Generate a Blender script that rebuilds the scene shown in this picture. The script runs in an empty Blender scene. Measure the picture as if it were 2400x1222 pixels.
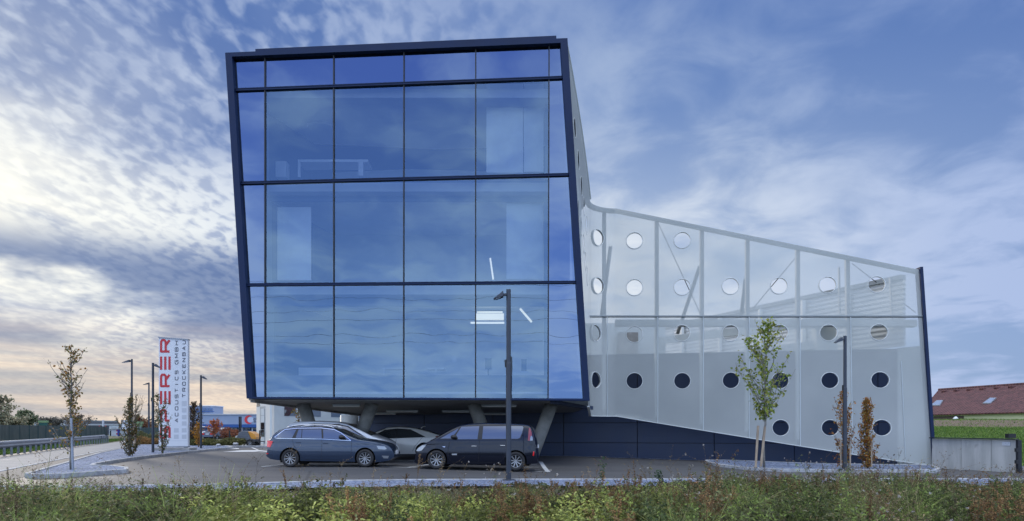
import bpy, bmesh, math, random
import numpy as np
from mathutils import Vector, Matrix
random.seed(5)
S = bpy.context.scene
R = math.radians
EYE, F, CX, HY = 1.45, 1600.0, 1200.0, 1004.0
# ---------------------------------------------------------------- camera
cd = bpy.data.cameras.new('camera'); cam = bpy.data.objects.new('camera', cd)
S.collection.objects.link(cam); S.camera = cam
cam.location = (0, 0, EYE); cam.rotation_euler = (R(90), 0, 0)
cd.sensor_width = 36; cd.lens = 24; cd.shift_y = (HY-611)/2400; cd.clip_end = 6000; cd.clip_start = .1
# ---------------------------------------------------------------- sky
SUN_AZ, SUN_EL = R(-38), R(12.5)            # azimuth from +Y, negative = left
w = bpy.data.worlds.new('World'); S.world = w; w.use_nodes = True
nt = w.node_tree; nt.nodes.clear()
class N:
    """tiny helper around a node tree"""
    def __init__(s, t): s.t = t; s.n = t.nodes; s.l = t.links
    def node(s, ty, ins=None, **kw):
        n = s.n.new(ty)
        for k, v in kw.items(): setattr(n, k, v)
        if ins:
            for k, v in ins.items(): s.put(n.inputs[k], v)
        return n
    def put(s, sock, v):
        if isinstance(v, bpy.types.NodeSocket): s.l.new(v, sock)
        elif v is not None: sock.default_value = v
    def m(s, op, a, b=None, c=None, clamp=False):
        n = s.n.new('ShaderNodeMath'); n.operation = op; n.use_clamp = clamp
        s.put(n.inputs[0], a)
        if b is not None: s.put(n.inputs[1], b)
        if c is not None: s.put(n.inputs[2], c)
        return n.outputs[0]
    def mix(s, f, a, b, bt='MIX'):
        n = s.n.new('ShaderNodeMix'); n.data_type = 'RGBA'; n.blend_type = bt
        s.put(n.inputs[0], f)
        s.put(n.inputs[6], a if isinstance(a, bpy.types.NodeSocket) else tuple(a)+(1,))
        s.put(n.inputs[7], b if isinstance(b, bpy.types.NodeSocket) else tuple(b)+(1,))
        return n.outputs[2]
    def ss(s, x, a, b, lo=0., hi=1.):
        n = s.n.new('ShaderNodeMapRange'); n.interpolation_type = 'SMOOTHSTEP'
        s.put(n.inputs[0], x)
        for i, v in enumerate((a, b, lo, hi)): n.inputs[i+1].default_value = v
        return n.outputs[0]
    def noise(s, vec, scale, det=4, rough=.5, dist=0, dim='3D'):
        n = s.n.new('ShaderNodeTexNoise'); n.noise_dimensions = dim
        s.put(n.inputs['Vector'], vec); n.inputs['Scale'].default_value = scale
        n.inputs['Detail'].default_value = det; n.inputs['Roughness'].default_value = rough
        n.inputs['Distortion'].default_value = dist
        return n.outputs[0]
    def xyz(s, x, y, z):
        n = s.n.new('ShaderNodeCombineXYZ')
        for i, v in enumerate((x, y, z)): s.put(n.inputs[i], v)
        return n.outputs[0]
k = N(nt)
tc = k.node('ShaderNodeTexCoord')
nrm = k.node('ShaderNodeVectorMath', {0: tc.outputs['Generated']}, operation='NORMALIZE').outputs[0]
sp = k.node('ShaderNodeSeparateXYZ', {0: nrm})
dx, dy, dz = sp.outputs
el = k.m('MAXIMUM', dz, 0.0)
sky = k.node('ShaderNodeTexSky', sky_type='NISHITA', sun_disc=False)
sky.sun_elevation = SUN_EL; sky.sun_rotation = SUN_AZ; sky.altitude = 300; sky.air_density = 1.0; sky.dust_density = 1.2; sky.ozone_density = 3
# side: 0 in the sun's half of the sky, 1 opposite
sx, sy = math.sin(SUN_AZ), math.cos(SUN_AZ)
hl = k.m('SQRT', k.m('ADD', k.m('MULTIPLY', dx, dx), k.m('ADD', k.m('MULTIPLY', dy, dy), 1e-5)))
ca = k.m('DIVIDE', k.m('ADD', k.m('MULTIPLY', dx, sx), k.m('MULTIPLY', dy, sy)), hl)    # cos azimuth to the sun
# clear sky (values are x10 because the Background strength is 0.1)
blue = k.mix(k.ss(el, .0, .75), (3.3, 4.7, 7.0), (.50, 1.6, 5.1))
blue = k.mix(k.ss(ca, .55, -.5), k.mix(.25, blue, (2.6, 3.6, 6.0)), k.mix(k.ss(el, .02, .55), (1.5, 2.8, 5.7), (.36, 1.25, 4.7)))
blue = k.mix(.22, blue, k.mix(1, sky.outputs[0], (1.0, 1.0, 1.0), 'MULTIPLY'))
# cloud deck coordinates
dn = k.m('ADD', el, .17)
px_, py_ = k.m('DIVIDE', dx, dn), k.m('DIVIDE', dy, dn)
deck = k.xyz(px_, py_, 0.0)
rot = k.node('ShaderNodeMapping', {0: deck}); rot.inputs['Rotation'].default_value = (0, 0, R(28)); rot.inputs['Scale'].default_value = (1, .62, 1)
n_big = k.noise(deck, .55, 3, .5, .3)
n_mid = k.noise(rot.outputs[0], 2.3, 7, .60, .5)
n_small = k.noise(rot.outputs[0], 27, 3, .45, .25)
n_pat = k.noise(deck, 1.3, 4, .5, .4)
n_soft = k.noise(deck, 1.15, 5, .5, .35)
n_blot = k.noise(deck, 4.2, 5, .55, .4)
leftness = k.ss(ca, .69, .93)
# thin high veil on the right, thickening towards the horizon
veil = k.m('MULTIPLY', k.ss(k.m('ADD', k.m('MULTIPLY', n_soft, .62), k.m('MULTIPLY', n_blot, .40)), .40, .60), k.ss(k.m('ADD', n_mid, k.m('MULTIPLY', n_small, .12)), .30, .72, .55, 1.))
hz = k.ss(el, .62, .08)
veil_f = k.m('ADD', k.m('MULTIPLY', veil, k.m('ADD', .36, k.m('MULTIPLY', hz, .62))), k.m('MULTIPLY', hz, .40), clamp=True)
veil_f = k.m('MULTIPLY', veil_f, k.ss(ca, -.75, .30, .40, 1.))
veil_c = k.mix(k.ss(ca, .2, .9), (4.6, 5.5, 7.6), (6.1, 6.9, 7.9))
c1 = k.mix(veil_f, blue, veil_c)
pale = k.m('MULTIPLY', k.m('MULTIPLY', k.ss(ca, .28, .72), k.ss(el, .44, .22)), k.ss(k.m('ADD', k.m('MULTIPLY', n_soft, .5), k.m('MULTIPLY', n_blot, .5)), .36, .58, .25, .75))
c1 = k.mix(pale, c1, (8.0, 8.3, 8.6))
# mackerel deck on the sun side
rip = k.ss(k.m('ADD', k.m('MULTIPLY', n_small, .8), k.m('MULTIPLY', n_pat, .55)), .55, .80)
cover = k.ss(k.m('ADD', k.m('MULTIPLY', n_big, .7), k.m('MULTIPLY', n_mid, .5)), .40, .62)
mack_f = k.m('MULTIPLY', k.m('MULTIPLY', rip, k.m('ADD', .30, k.m('MULTIPLY', cover, .65))), k.m('MULTIPLY', leftness, k.ss(el, .52, .26, .62, 1.)))
mack_c = k.mix(k.ss(el, .45, .16), (5.2, 6.0, 7.6), (8.2, 8.6, 8.8))
c1b = k.mix(k.m('MULTIPLY', leftness, .85), c1, k.mix(k.ss(n_pat, .35, .62), (1.0, 1.95, 4.5), (2.7, 3.6, 5.8)))
c2 = k.mix(mack_f, c1b, mack_c)
# glow round the hidden sun
sd = (math.cos(SUN_EL)*sx, math.cos(SUN_EL)*sy, math.sin(SUN_EL))
dot = k.node('ShaderNodeVectorMath', {0: nrm, 1: sd}, operation='DOT_PRODUCT').outputs['Value']
glow = k.m('MULTIPLY', k.m('POWER', k.m('MAXIMUM', dot, 0.0), 48), k.ss(n_mid, .30, .60, .45, 1.))
c3 = k.mix(k.m('MULTIPLY', glow, .95, clamp=True), c2, (10.5, 10.3, 9.3))
# dark slate banks low on the sun side
dk = k.node('ShaderNodeMapping', {0: k.xyz(k.m('MULTIPLY', dx, 1.0), k.m('MULTIPLY', dz, 3.6), dy)}); dk.inputs['Location'].default_value = (3.15, .35, 1.1)
n_bank = k.noise(dk.outputs[0], 2.0, 6, .52, .25)
bank_band = k.m('MULTIPLY', k.ss(el, .07, .12), k.ss(el, .26, .20))
bank = k.m('MULTIPLY', k.m('MULTIPLY', k.ss(n_bank, .43, .54), bank_band), k.ss(ca, .70, .9))
c4 = k.mix(k.m('MULTIPLY', bank, .85), c3, k.mix(n_small, (1.5, 2.25, 4.1), (2.3, 3.1, 5.0)))
# warm streaked horizon on the sun side
st = k.noise(k.xyz(k.m('MULTIPLY', dx, 2.2), k.m('MULTIPLY', dz, 26), k.m('MULTIPLY', dy, 2.2)), 1.0, 5, .55, .4)
hwarm = k.m('MULTIPLY', k.ss(el, .17, .05), k.ss(ca, .60, .9))
hc = k.mix(k.ss(st, .38, .62), (4.9, 4.8, 4.9), (8.8, 7.4, 6.0))
c5 = k.mix(k.m('MULTIPLY', hwarm, .85), c4, hc)
c5n = k.node('ShaderNodeVectorMath', {0: c5, 'Scale': 1/7.6}, operation='SCALE').outputs[0]
c5g = k.node('ShaderNodeGamma', {0: c5n, 1: 1.26}).outputs[0]      # more contrast between blue and cloud
c5 = k.node('ShaderNodeVectorMath', {0: c5g, 'Scale': 7.9}, operation='SCALE').outputs[0]
c6 = k.mix(k.ss(dz, -.005, -.03), c5, (.9, .95, 1.0))
# sky behind the camera and overhead, whitened and boosted to light the scene
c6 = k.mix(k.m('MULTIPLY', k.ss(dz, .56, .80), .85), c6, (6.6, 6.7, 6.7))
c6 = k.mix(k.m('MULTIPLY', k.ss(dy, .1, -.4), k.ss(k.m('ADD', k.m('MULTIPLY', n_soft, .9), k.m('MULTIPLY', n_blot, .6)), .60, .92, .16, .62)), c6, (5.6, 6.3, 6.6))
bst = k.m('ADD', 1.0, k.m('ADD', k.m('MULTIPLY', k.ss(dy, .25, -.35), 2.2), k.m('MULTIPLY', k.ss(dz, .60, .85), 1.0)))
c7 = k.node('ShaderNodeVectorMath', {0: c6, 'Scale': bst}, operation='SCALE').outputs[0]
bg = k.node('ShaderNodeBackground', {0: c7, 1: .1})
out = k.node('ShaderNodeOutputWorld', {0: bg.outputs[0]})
w.cycles.sampling_method = 'MANUAL'; w.cycles.sample_map_resolution = 512
# ---------------------------------------------------------------- sun
sl = bpy.data.lights.new('sun', 'SUN'); so = bpy.data.objects.new('sun', sl); S.collection.objects.link(so)
sl.energy = 1.15; sl.angle = R(10); sl.color = (1, .91, .80)
so.rotation_euler = Vector(sd).to_track_quat('Z', 'Y').to_euler(); so.location = (-60, 40, 40)
S.view_settings.view_transform = 'Standard'; S.view_settings.look = 'None'
S.view_settings.exposure = 0.0; S.view_settings.gamma = 1
S.render.engine = 'CYCLES'
S.cycles.max_bounces = 8; S.cycles.transparent_max_bounces = 16
# ================================================================ helpers
C = S.collection
def tag(o, label=None, cat=None, group=None, kind=None):
    if label: o['label'] = label
    if cat: o['category'] = cat
    if group: o['group'] = group
    if kind: o['kind'] = kind
    return o
def thing(name, label, cat, loc=(0, 0, 0), rz=0, group=None):
    o = bpy.data.objects.new(name, None); C.objects.link(o); o.location = loc; o.rotation_euler = (0, 0, rz)
    o.empty_display_size = .2
    return tag(o, label, cat, group)
def link(name, me, mats, parent=None, smooth=False):
    o = bpy.data.objects.new(name, me); C.objects.link(o)
    for m_ in (mats if isinstance(mats, (list, tuple)) else [mats]): me.materials.append(m_)
    if smooth:
        me.polygons.foreach_set('use_smooth', [True]*len(me.polygons))
    if parent: o.parent = parent
    return o
class MB:
    def __init__(s): s.v = []; s.f = []; s.m = []
    def add(s, vs, fs, mi=0):
        b = len(s.v); s.v += [tuple(v) for v in vs]; s.f += [tuple(i+b for i in f) for f in fs]; s.m += [mi]*len(fs); return s
    def box(s, x0, x1, y0, y1, z0, z1, mi=0, M=None):
        vs = [Vector((x, y, z)) for z in (z0, z1) for x, y in ((x0, y0), (x1, y0), (x1, y1), (x0, y1))]
        if M: vs = [M @ v for v in vs]
        return s.add(vs, [(3, 2, 1, 0), (4, 5, 6, 7), (0, 1, 5, 4), (1, 2, 6, 5), (2, 3, 7, 6), (3, 0, 4, 7)], mi)
    def hexa(s, a, b, mi=0):
        """a, b: two quads (same winding) joined into a solid"""
        return s.add(list(a)+list(b), [(3, 2, 1, 0), (4, 5, 6, 7), (0, 1, 5, 4), (1, 2, 6, 5), (2, 3, 7, 6), (3, 0, 4, 7)], mi)
    def prism(s, pts, off, mi=0):
        n = len(pts); off = Vector(off); b = [Vector(p)+off for p in pts]
        return s.add([Vector(p) for p in pts]+b, [tuple(range(n))[::-1], tuple(range(n, 2*n))]+[(i, (i+1) % n, n+(i+1) % n, n+i) for i in range(n)], mi)
    def tube(s, pts, rs, n=8, mi=0, cap=True, flat=1.0):
        pts = [Vector(p) for p in pts]
        if not isinstance(rs, (list, tuple)): rs = [rs]*len(pts)
        vs = []; fs = []
        for i, p in enumerate(pts):
            d = (pts[min(i+1, len(pts)-1)]-pts[max(i-1, 0)]).normalized()
            a = d.cross(Vector((0, 0, 1)) if abs(d.z) < .9 else Vector((1, 0, 0))).normalized(); b = d.cross(a)
            for j in range(n):
                t = 2*math.pi*j/n; vs.append(p+(a*math.cos(t)+b*math.sin(t)*flat)*rs[i])
        for i in range(len(pts)-1):
            for j in range(n): fs.append((i*n+j, i*n+(j+1) % n, (i+1)*n+(j+1) % n, (i+1)*n+j))
        if cap: fs += [tuple(range(n))[::-1], tuple(range((len(pts)-1)*n, len(pts)*n))]
        return s.add(vs, fs, mi)
    def beam(s, p0, p1, w_, h_, up=(0, 0, 1), mi=0):
        p0, p1 = Vector(p0), Vector(p1); d = (p1-p0).normalized(); up = Vector(up)
        a = d.cross(up).normalized()*w_/2; b = a.cross(d).normalized()*h_/2
        q = [-a-b, a-b, a+b, -a+b]
        return s.hexa([p0+x for x in q], [p1+x for x in q], mi)
    def quad(s, *p, mi=0): return s.add(p, [tuple(range(len(p)))], mi)
    def build(s, name, mats, parent=None, smooth=False, bevel=0):
        me = bpy.data.meshes.new(name); me.from_pydata(s.v, [], s.f)
        o = link(name, me, mats, parent, smooth)
        me.polygons.foreach_set('material_index', s.m); me.update()
        b = bmesh.new(); b.from_mesh(me); bmesh.ops.recalc_face_normals(b, faces=b.faces); b.to_mesh(me); b.free()
        if bevel:
            md = o.modifiers.new('bevel', 'BEVEL'); md.width = bevel; md.segments = 2; md.limit_method = 'ANGLE'
        return o
def P(px, py, D): return Vector(((px-CX)*D/F, D, EYE-(py-HY)*D/F))
def sst(x): x = max(0., min(1., x)); return x*x*(3-2*x)
def clampf(x, a, b): return max(a, min(b, x))
def g(x, y):
    """height of the ground: a gentle fall to the right towards the hall"""
    fr = clampf(.09-.024*(x+7), -.25, .05); bk = clampf(.05-.027*(x-3), -.25, .05)
    m_ = fr+(bk-fr)*sst((y-25)/8)
    return .05+(m_-.05)*sst((y-18.6)/4.0)
def G(px, py, D0=30.):
    D = D0
    for _ in range(30): D = .5*D+.5*(EYE-g((px-CX)*D/F, D))*F/(py-HY)
    return Vector(((px-CX)*D/F, D, g((px-CX)*D/F, D)))
# ---------------------------------------------------------------- materials
def mat(name, col, rough=.6, metal=0., noise=0., nscale=5., bump=0., bscale=40., spec=.5, coat=0., col2=None, det=6, emit=None, es=1., stretch=None, coord='Object'):
    m_ = bpy.data.materials.new(name); m_.use_nodes = True; t = N(m_.node_tree)
    b = m_.node_tree.nodes['Principled BSDF']
    b.inputs['Roughness'].default_value = rough; b.inputs['Metallic'].default_value = metal
    b.inputs['Specular IOR Level'].default_value = spec; b.inputs['Coat Weight'].default_value = coat; b.inputs['Coat Roughness'].default_value = .03
    b.inputs['Base Color'].default_value = tuple(col)+(1,)
    c = t.node('ShaderNodeTexCoord').outputs[coord]
    if stretch:
        mp = t.node('ShaderNodeMapping', {0: c}); mp.inputs['Scale'].default_value = stretch; c = mp.outputs[0]
    if noise or col2:
        n1 = t.noise(c, nscale, det, .6, .2); n2 = t.noise(c, nscale*.13, 3, .5)
        f = t.m('ADD', t.m('MULTIPLY', n1, .6), t.m('MULTIPLY', n2, .4))
        f = t.ss(f, .38, .62)
        a = col if col2 else [x*(1-noise) for x in col]; bb = col2 if col2 else [min(1, x*(1+noise)) for x in col]
        t.l.new(t.mix(f, a, bb), b.inputs['Base Color'])
        r_ = t.ss(n1, .3, .7, max(0, rough-.08), min(1, rough+.08)); t.l.new(r_, b.inputs['Roughness'])
    if bump:
        bn = t.node('ShaderNodeBump', {'Height': t.noise(c, bscale, 4, .6)}); bn.inputs['Strength'].default_value = bump; bn.inputs['Distance'].default_value = .02
        t.l.new(bn.outputs[0], b.inputs['Normal'])
    if emit:
        b.inputs['Emission Color'].default_value = tuple(emit)+(1,); b.inputs['Emission Strength'].default_value = es
    return m_
M = {}
M['navy'] = mat('navy_metal', (.006, .018, .062), .5, .0, .12, 1.5, spec=.25)
M['navy_wall'] = mat('navy_cladding', (.016, .031, .076), .5, .0, .10, .8, .02, 6)
M['dark'] = mat('dark_gasket', (.012, .014, .02), .5)
M['black'] = mat('black_plastic', (.01, .01, .012), .45)
M['lamp_metal'] = mat('lamp_metal', (.045, .055, .075), .42, .3, .1, 3)
M['galv'] = mat('galvanised_steel', (.30, .33, .38), .45, .5, .15, 6)
M['white_steel'] = mat('white_painted_steel', (.62, .65, .64), .45, 0, .05, 4)
M['grey_steel'] = mat('grey_painted_steel', (.30, .33, .34), .45, 0, .05, 4)
M['concrete'] = mat('concrete', (.30, .30, .29), .8, 0, .22, 2.2, .25, 25)
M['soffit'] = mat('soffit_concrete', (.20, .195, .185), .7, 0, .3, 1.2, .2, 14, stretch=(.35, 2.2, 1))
M['plaster'] = mat('white_plaster', (.66, .64, .58), .8, 0, .05, 1.5, .05, 30)
M['tin_wall'] = mat('pale_sheet_wall', (.50, .55, .56), .5, 0, .05, 1)
M['white_in'] = mat('interior_white', (.72, .73, .72), .7, 0, .04, 1)
M['wood'] = mat('stake_wood', (.34, .27, .20), .8, 0, .3, 8, .2, 30, stretch=(1, 1, .2))
M['bark'] = mat('bark', (.12, .10, .08), .85, 0, .35, 14, .4, 40)
M['bark_grey'] = mat('grey_bark', (.20, .19, .17), .85, 0, .3, 14, .3, 40)
M['white_line'] = mat('road_paint', (.66, .67, .68), .6, 0, .14, 9, .1, 60)
M['tube_off'] = mat('lamp_tube_cover', (.62, .62, .58), .4, 0)
M['tube_on'] = mat('lit_tube', (.8, .8, .7), .4, emit=(1, .97, .78), es=1.0)
M['red'] = mat('sign_red', (.50, .025, .035), .45)
M['sign_white'] = mat('sign_white', (.66, .69, .74), .4, 0, .03, 1)
M['sign_grey'] = mat('sign_grey_square', (.50, .53, .58), .4)
M['sign_ink'] = mat('sign_lettering_grey', (.09, .10, .13), .45)
M['chrome'] = mat('chrome', (.75, .76, .78), .12, 1)
M['rubber'] = mat('tyre_rubber', (.018, .018, .02), .75, 0, .2, 20)
M['rim'] = mat('alloy_rim', (.36, .37, .39), .32, .6)
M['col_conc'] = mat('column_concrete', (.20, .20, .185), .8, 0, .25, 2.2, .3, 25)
M['red_light'] = mat('red_lens', (.55, .012, .02), .12, coat=1, emit=(1, .03, .03), es=.12)
M['red_light_dark'] = mat('dark_red_lens', (.22, .02, .025), .12, coat=1)
M['clear_light'] = mat('clear_lens', (.26, .28, .31), .08, .35, coat=1)
M['under'] = mat('underbody', (.008, .008, .009), .9)
def asphalt(name, c, c2, rough=.72, patch=.5):
    m_ = bpy.data.materials.new(name); m_.use_nodes = True; t = N(m_.node_tree); b = m_.node_tree.nodes['Principled BSDF']
    co = t.node('ShaderNodeTexCoord').outputs['Object']
    big = t.noise(co, .16, 5, .6, .8); fine = t.noise(co, 30, 3, .7); v = t.noise(co, 120, 2, .7)
    mp = t.node('ShaderNodeMapping', {0: co}); mp.inputs['Scale'].default_value = (.12, 1.3, 1)
    trk = t.noise(mp.outputs[0], 1.2, 5, .55, .3)
    f = t.m('ADD', t.m('MULTIPLY', big, patch), t.m('MULTIPLY', trk, 1-patch))
    col = t.mix(t.ss(f, .36, .64), c, c2)
    col = t.mix(t.ss(fine, .25, .75, .0, .35), col, [x*1.5 for x in c2])
    col = t.mix(t.ss(v, .5, .75, 0, .3), col, [x*.5 for x in c])
    # tar joints and stains
    vo = t.node('ShaderNodeTexVoronoi', {'Vector': co, 'Scale': .11}); vo.feature = 'DISTANCE_TO_EDGE'
    col = t.mix(t.ss(t.m('ADD', vo.outputs['Distance'], t.m('MULTIPLY', fine, .006)), .0045, .008, .5, 0.), col, [x*.35 for x in c])
    stn = t.noise(co, .75, 6, .65, 1.2)
    col = t.mix(t.ss(stn, .62, .70, 0., .45), col, [x*.45 for x in c])
    t.l.new(col, b.inputs['Base Color']); t.l.new(t.ss(stn, .60, .72, rough, rough-.22), b.inputs['Roughness'])
    bn = t.node('ShaderNodeBump', {'Height': t.noise(co, 90, 3, .7)}); bn.inputs['Strength'].default_value = .35; bn.inputs['Distance'].default_value = .01
    t.l.new(bn.outputs[0], b.inputs['Normal']); return m_
M['asphalt'] = asphalt('asphalt', (.050, .051, .056), (.085, .084, .088), .66)
M['road'] = asphalt('old_road_asphalt', (.12, .13, .15), (.165, .175, .195), .75, .3)
M['apron'] = asphalt('apron_asphalt', (.062, .060, .064), (.092, .088, .088), .75)
def gravel(name, cs):
    m_ = bpy.data.materials.new(name); m_.use_nodes = True; t = N(m_.node_tree); b = m_.node_tree.nodes['Principled BSDF']
    co = t.node('ShaderNodeTexCoord').outputs['Object']
    vo = t.node('ShaderNodeTexVoronoi', {'Vector': co, 'Scale': 17.}); v2 = t.node('ShaderNodeTexVoronoi', {'Vector': co, 'Scale': 17.}); v2.feature = 'DISTANCE_TO_EDGE'
    h = t.node('ShaderNodeSeparateColor', {0: vo.outputs['Color']}).outputs[0]
    col = t.mix(t.ss(h, .1, .9), cs[0], cs[1])
    col = t.mix(t.ss(t.noise(co, .9, 4), .35, .7, 0, .35), col, [x*.6 for x in cs[0]])
    t.l.new(col, b.inputs['Base Color']); b.inputs['Roughness'].default_value = .85
    hh = t.m('ADD', t.m('MULTIPLY', t.ss(v2.outputs['Distance'], 0, .22), 1.), t.m('MULTIPLY', h, .8))
    bn = t.node('ShaderNodeBump', {'Height': hh}); bn.inputs['Strength'].default_value = 1.; bn.inputs['Distance'].default_value = .035
    t.l.new(bn.outputs[0], b.inputs['Normal']); return m_
M['gravel'] = gravel('crushed_gravel', ((.13, .18, .31), (.44, .51, .70)))
M['kerb'] = mat('kerb_stone', (.36, .37, .39), .8, 0, .25, 5, .3, 40)
M['soil'] = mat('soil', (.05, .055, .028), .95, 0, .4, 3, .6, 15, col2=(.085, .09, .04))
def leafmat(name, fac=.35, rough=.55):
    m_ = bpy.data.materials.new(name); m_.use_nodes = True; t = N(m_.node_tree); b = m_.node_tree.nodes['Principled BSDF']
    at = t.node('ShaderNodeAttribute', attribute_name='Col').outputs['Color']
    t.l.new(at, b.inputs['Base Color']); b.inputs['Roughness'].default_value = rough; b.inputs['Specular IOR Level'].default_value = .3
    tr = t.node('ShaderNodeBsdfTranslucent', {0: at}); mx = t.node('ShaderNodeMixShader', {0: fac, 1: b.outputs[0], 2: tr.outputs[0]})
    t.l.new(mx.outputs[0], m_.node_tree.nodes['Material Output'].inputs[0]); return m_
M['leaf'] = leafmat('leaves')
# glass of the tall facade: strongly mirrored, blue, a little wavy from pane to pane
def facade_glass(name, tint, refl, wav=1.0, base=.45):
    m_ = bpy.data.materials.new(name); m_.use_nodes = True; t = N(m_.node_tree); nt_ = m_.node_tree; nt_.nodes.remove(nt_.nodes['Principled BSDF'])
    co = t.node('ShaderNodeTexCoord').outputs['Object']
    mp = t.node('ShaderNodeMapping', {0: co}); mp.inputs['Scale'].default_value = (1, 1, .8)
    bn = t.node('ShaderNodeBump', {'Height': t.noise(mp.outputs[0], .55, 1.5, .4)}); bn.inputs['Strength'].default_value = .5; bn.inputs['Distance'].default_value = .022*wav
    gl = t.node('ShaderNodeBsdfGlossy', {0: tuple(refl)+(1,), 'Roughness': .0, 'Normal': bn.outputs[0]})
    tr = t.node('ShaderNodeBsdfTransparent', {0: tuple(tint)+(1,)})
    fr = t.node('ShaderNodeLayerWeight', {0: .25}).outputs['Fresnel']
    mx = t.node('ShaderNodeMixShader', {0: t.m('ADD', base, t.m('MULTIPLY', fr, .5), clamp=True), 1: tr.outputs[0], 2: gl.outputs[0]})
    t.l.new(mx.outputs[0], nt_.nodes['Material Output'].inputs[0]); return m_
M['glass'] = facade_glass('facade_glass', (.84, .92, 1.0), (.225, .325, .445))
M['spandrel'] = facade_glass('spandrel_glass', (.25, .32, .42), (.19, .25, .375), base=.72)
M['window'] = facade_glass('window_glass', (.25, .3, .35), (.6, .65, .7), 0, .35)
# perforated white sheet
def mesh_mat():
    m_ = bpy.data.materials.new('perforated_sheet'); m_.use_nodes = True; t = N(m_.node_tree); nt_ = m_.node_tree; b = nt_.nodes['Principled BSDF']
    co = t.node('ShaderNodeTexCoord').outputs['Object']
    t.l.new(t.mix(t.ss(t.noise(co, .35, 4), .3, .7), (.53, .565, .545), (.60, .63, .605)), b.inputs['Base Color']); b.inputs['Roughness'].default_value = .5
    tr = t.node('ShaderNodeBsdfTransparent', {0: (1, 1, 1, 1)})
    mx = t.node('ShaderNodeMixShader', {0: .40, 1: b.outputs[0], 2: tr.outputs[0]})
    t.l.new(mx.outputs[0], nt_.nodes['Material Output'].inputs[0]); return m_
M['mesh'] = mesh_mat()
def corr(name, col, ang_vec, pitch, rough=.5):
    """ribbed sheet: real bump ribs along the given axis"""
    m_ = mat(name, col, rough, 0, .05, 1); t = N(m_.node_tree); b = m_.node_tree.nodes['Principled BSDF']
    co = t.node('ShaderNodeTexCoord').outputs['Object']
    d = t.node('ShaderNodeVectorMath', {0: co, 1: ang_vec}, operation='DOT_PRODUCT').outputs['Value']
    w_ = t.m('SINE', t.m('MULTIPLY', d, 2*math.pi/pitch))
    bn = t.node('ShaderNodeBump', {'Height': w_}); bn.inputs['Strength'].default_value = .8; bn.inputs['Distance'].default_value = .02
    t.l.new(bn.outputs[0], b.inputs['Normal']); return m_
M['corr_h'] = corr('ribbed_white_wall', (.64, .66, .65), (0, 0, 1), .22)
M['corr_v'] = corr('ribbed_pale_wall', (.40, .47, .50), (1, .3, 0), .35)
# ================================================================ the ground
def sheet(name, xs, ys, zf, m_, dz=0., kind='structure'):
    vs = [(x, y, zf(x, y)+dz) for y in ys for x in xs]; nx = len(xs)
    fs = [(j*nx+i, j*nx+i+1, (j+1)*nx+i+1, (j+1)*nx+i) for j in range(len(ys)-1) for i in range(nx-1)]
    me = bpy.data.meshes.new(name); me.from_pydata(vs, [], fs); o = link(name, me, m_, None, True); o['kind'] = kind; return o
def rng(a, b, n): return [a+(b-a)*i/n for i in range(n+1)]
gx = [-2500, -900, -300, -120]+rng(-70, 70, 70)+[120, 300, 900, 2500]
gy = [-600, -200, -60]+rng(-20, 90, 55)+[120, 200, 500, 1500, 4000]
sheet('ground', gx, gy, lambda x, y: g(x, y)-.04 - (.0 if y > -20 else 0), M['soil'])
def patch(name, poly, dz, m_, step=1.0, kind='structure', zf=g, parent=None, thick=0):
    b = bmesh.new(); vs = [b.verts.new((p[0], p[1], 0)) for p in poly]; b.faces.new(vs)
    xs = [p[0] for p in poly]; ys = [p[1] for p in poly]
    for ax, lo, hi in ((0, min(xs), max(xs)), (1, min(ys), max(ys))):
        i = math.ceil(lo/step)
        while i*step < hi:
            co = [0, 0, 0]; co[ax] = i*step; no = [0, 0, 0]; no[ax] = 1
            bmesh.ops.bisect_plane(b, geom=b.verts[:]+b.edges[:]+b.faces[:], plane_co=co, plane_no=no); i += 1
    bmesh.ops.triangulate(b, faces=[f for f in b.faces if len(f.verts) > 4])
    for v in b.verts: v.co.z = zf(v.co.x, v.co.y)+dz
    bmesh.ops.recalc_face_normals(b, faces=b.faces)
    if b.faces and sum(f.normal.z for f in b.faces) < 0: bmesh.ops.reverse_faces(b, faces=b.faces)
    me = bpy.data.meshes.new(name); b.to_mesh(me); b.free(); o = link(name, me, m_, parent)
    if kind: o['kind'] = kind
    return o
def dens(pl, step=1.0):
    out_ = []
    for a, b in zip(pl[:-1], pl[1:]):
        a, b = Vector(a[:2]), Vector(b[:2]); n = max(1, int((b-a).length/step))
        out_ += [a.lerp(b, i/n) for i in range(n)]
    return out_+[Vector(pl[-1][:2])]
def sweep_kerb(name, pl, wid, h, m_, closed=False, kind='structure'):
    pts = dens(pl+[pl[0]] if closed else pl); mb = MB(); n = len(pts)
    vs = []
    for i, p in enumerate(pts):
        a = pts[i-1] if i > 0 else (pts[-2] if closed else p); c = pts[i+1] if i < n-1 else (pts[1] if closed else p)
        d = (c-a).normalized(); nn = Vector((-d.y, d.x))*wid/2; z = g(p.x, p.y)
        for s_, zz in ((-1, -.05), (-1, h-.015), (-.8, h), (.8, h), (1, h-.015), (1, -.05)): vs.append((p.x+nn.x*s_, p.y+nn.y*s_, z+zz))
    fs = [(i*6+j, i*6+j+1, i*6+6+j+1, i*6+6+j) for i in range(n-1) for j in range(5)]
    mb.add(vs, fs); o = mb.build(name, m_)
    if kind: o['kind'] = kind
    return o
# parking lot asphalt
edge = [(-40, 15.6), (-14, 15.8), (-9.5, 16.2), (-7.3, 16.6), (-4.5, 17.8), (-2.5, 18.15), (0, 18.25), (16, 18.5), (45, 18.8)]
patch('parking_lot', edge+[(45, 60), (-40, 60)], .0, M['asphalt'])
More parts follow.
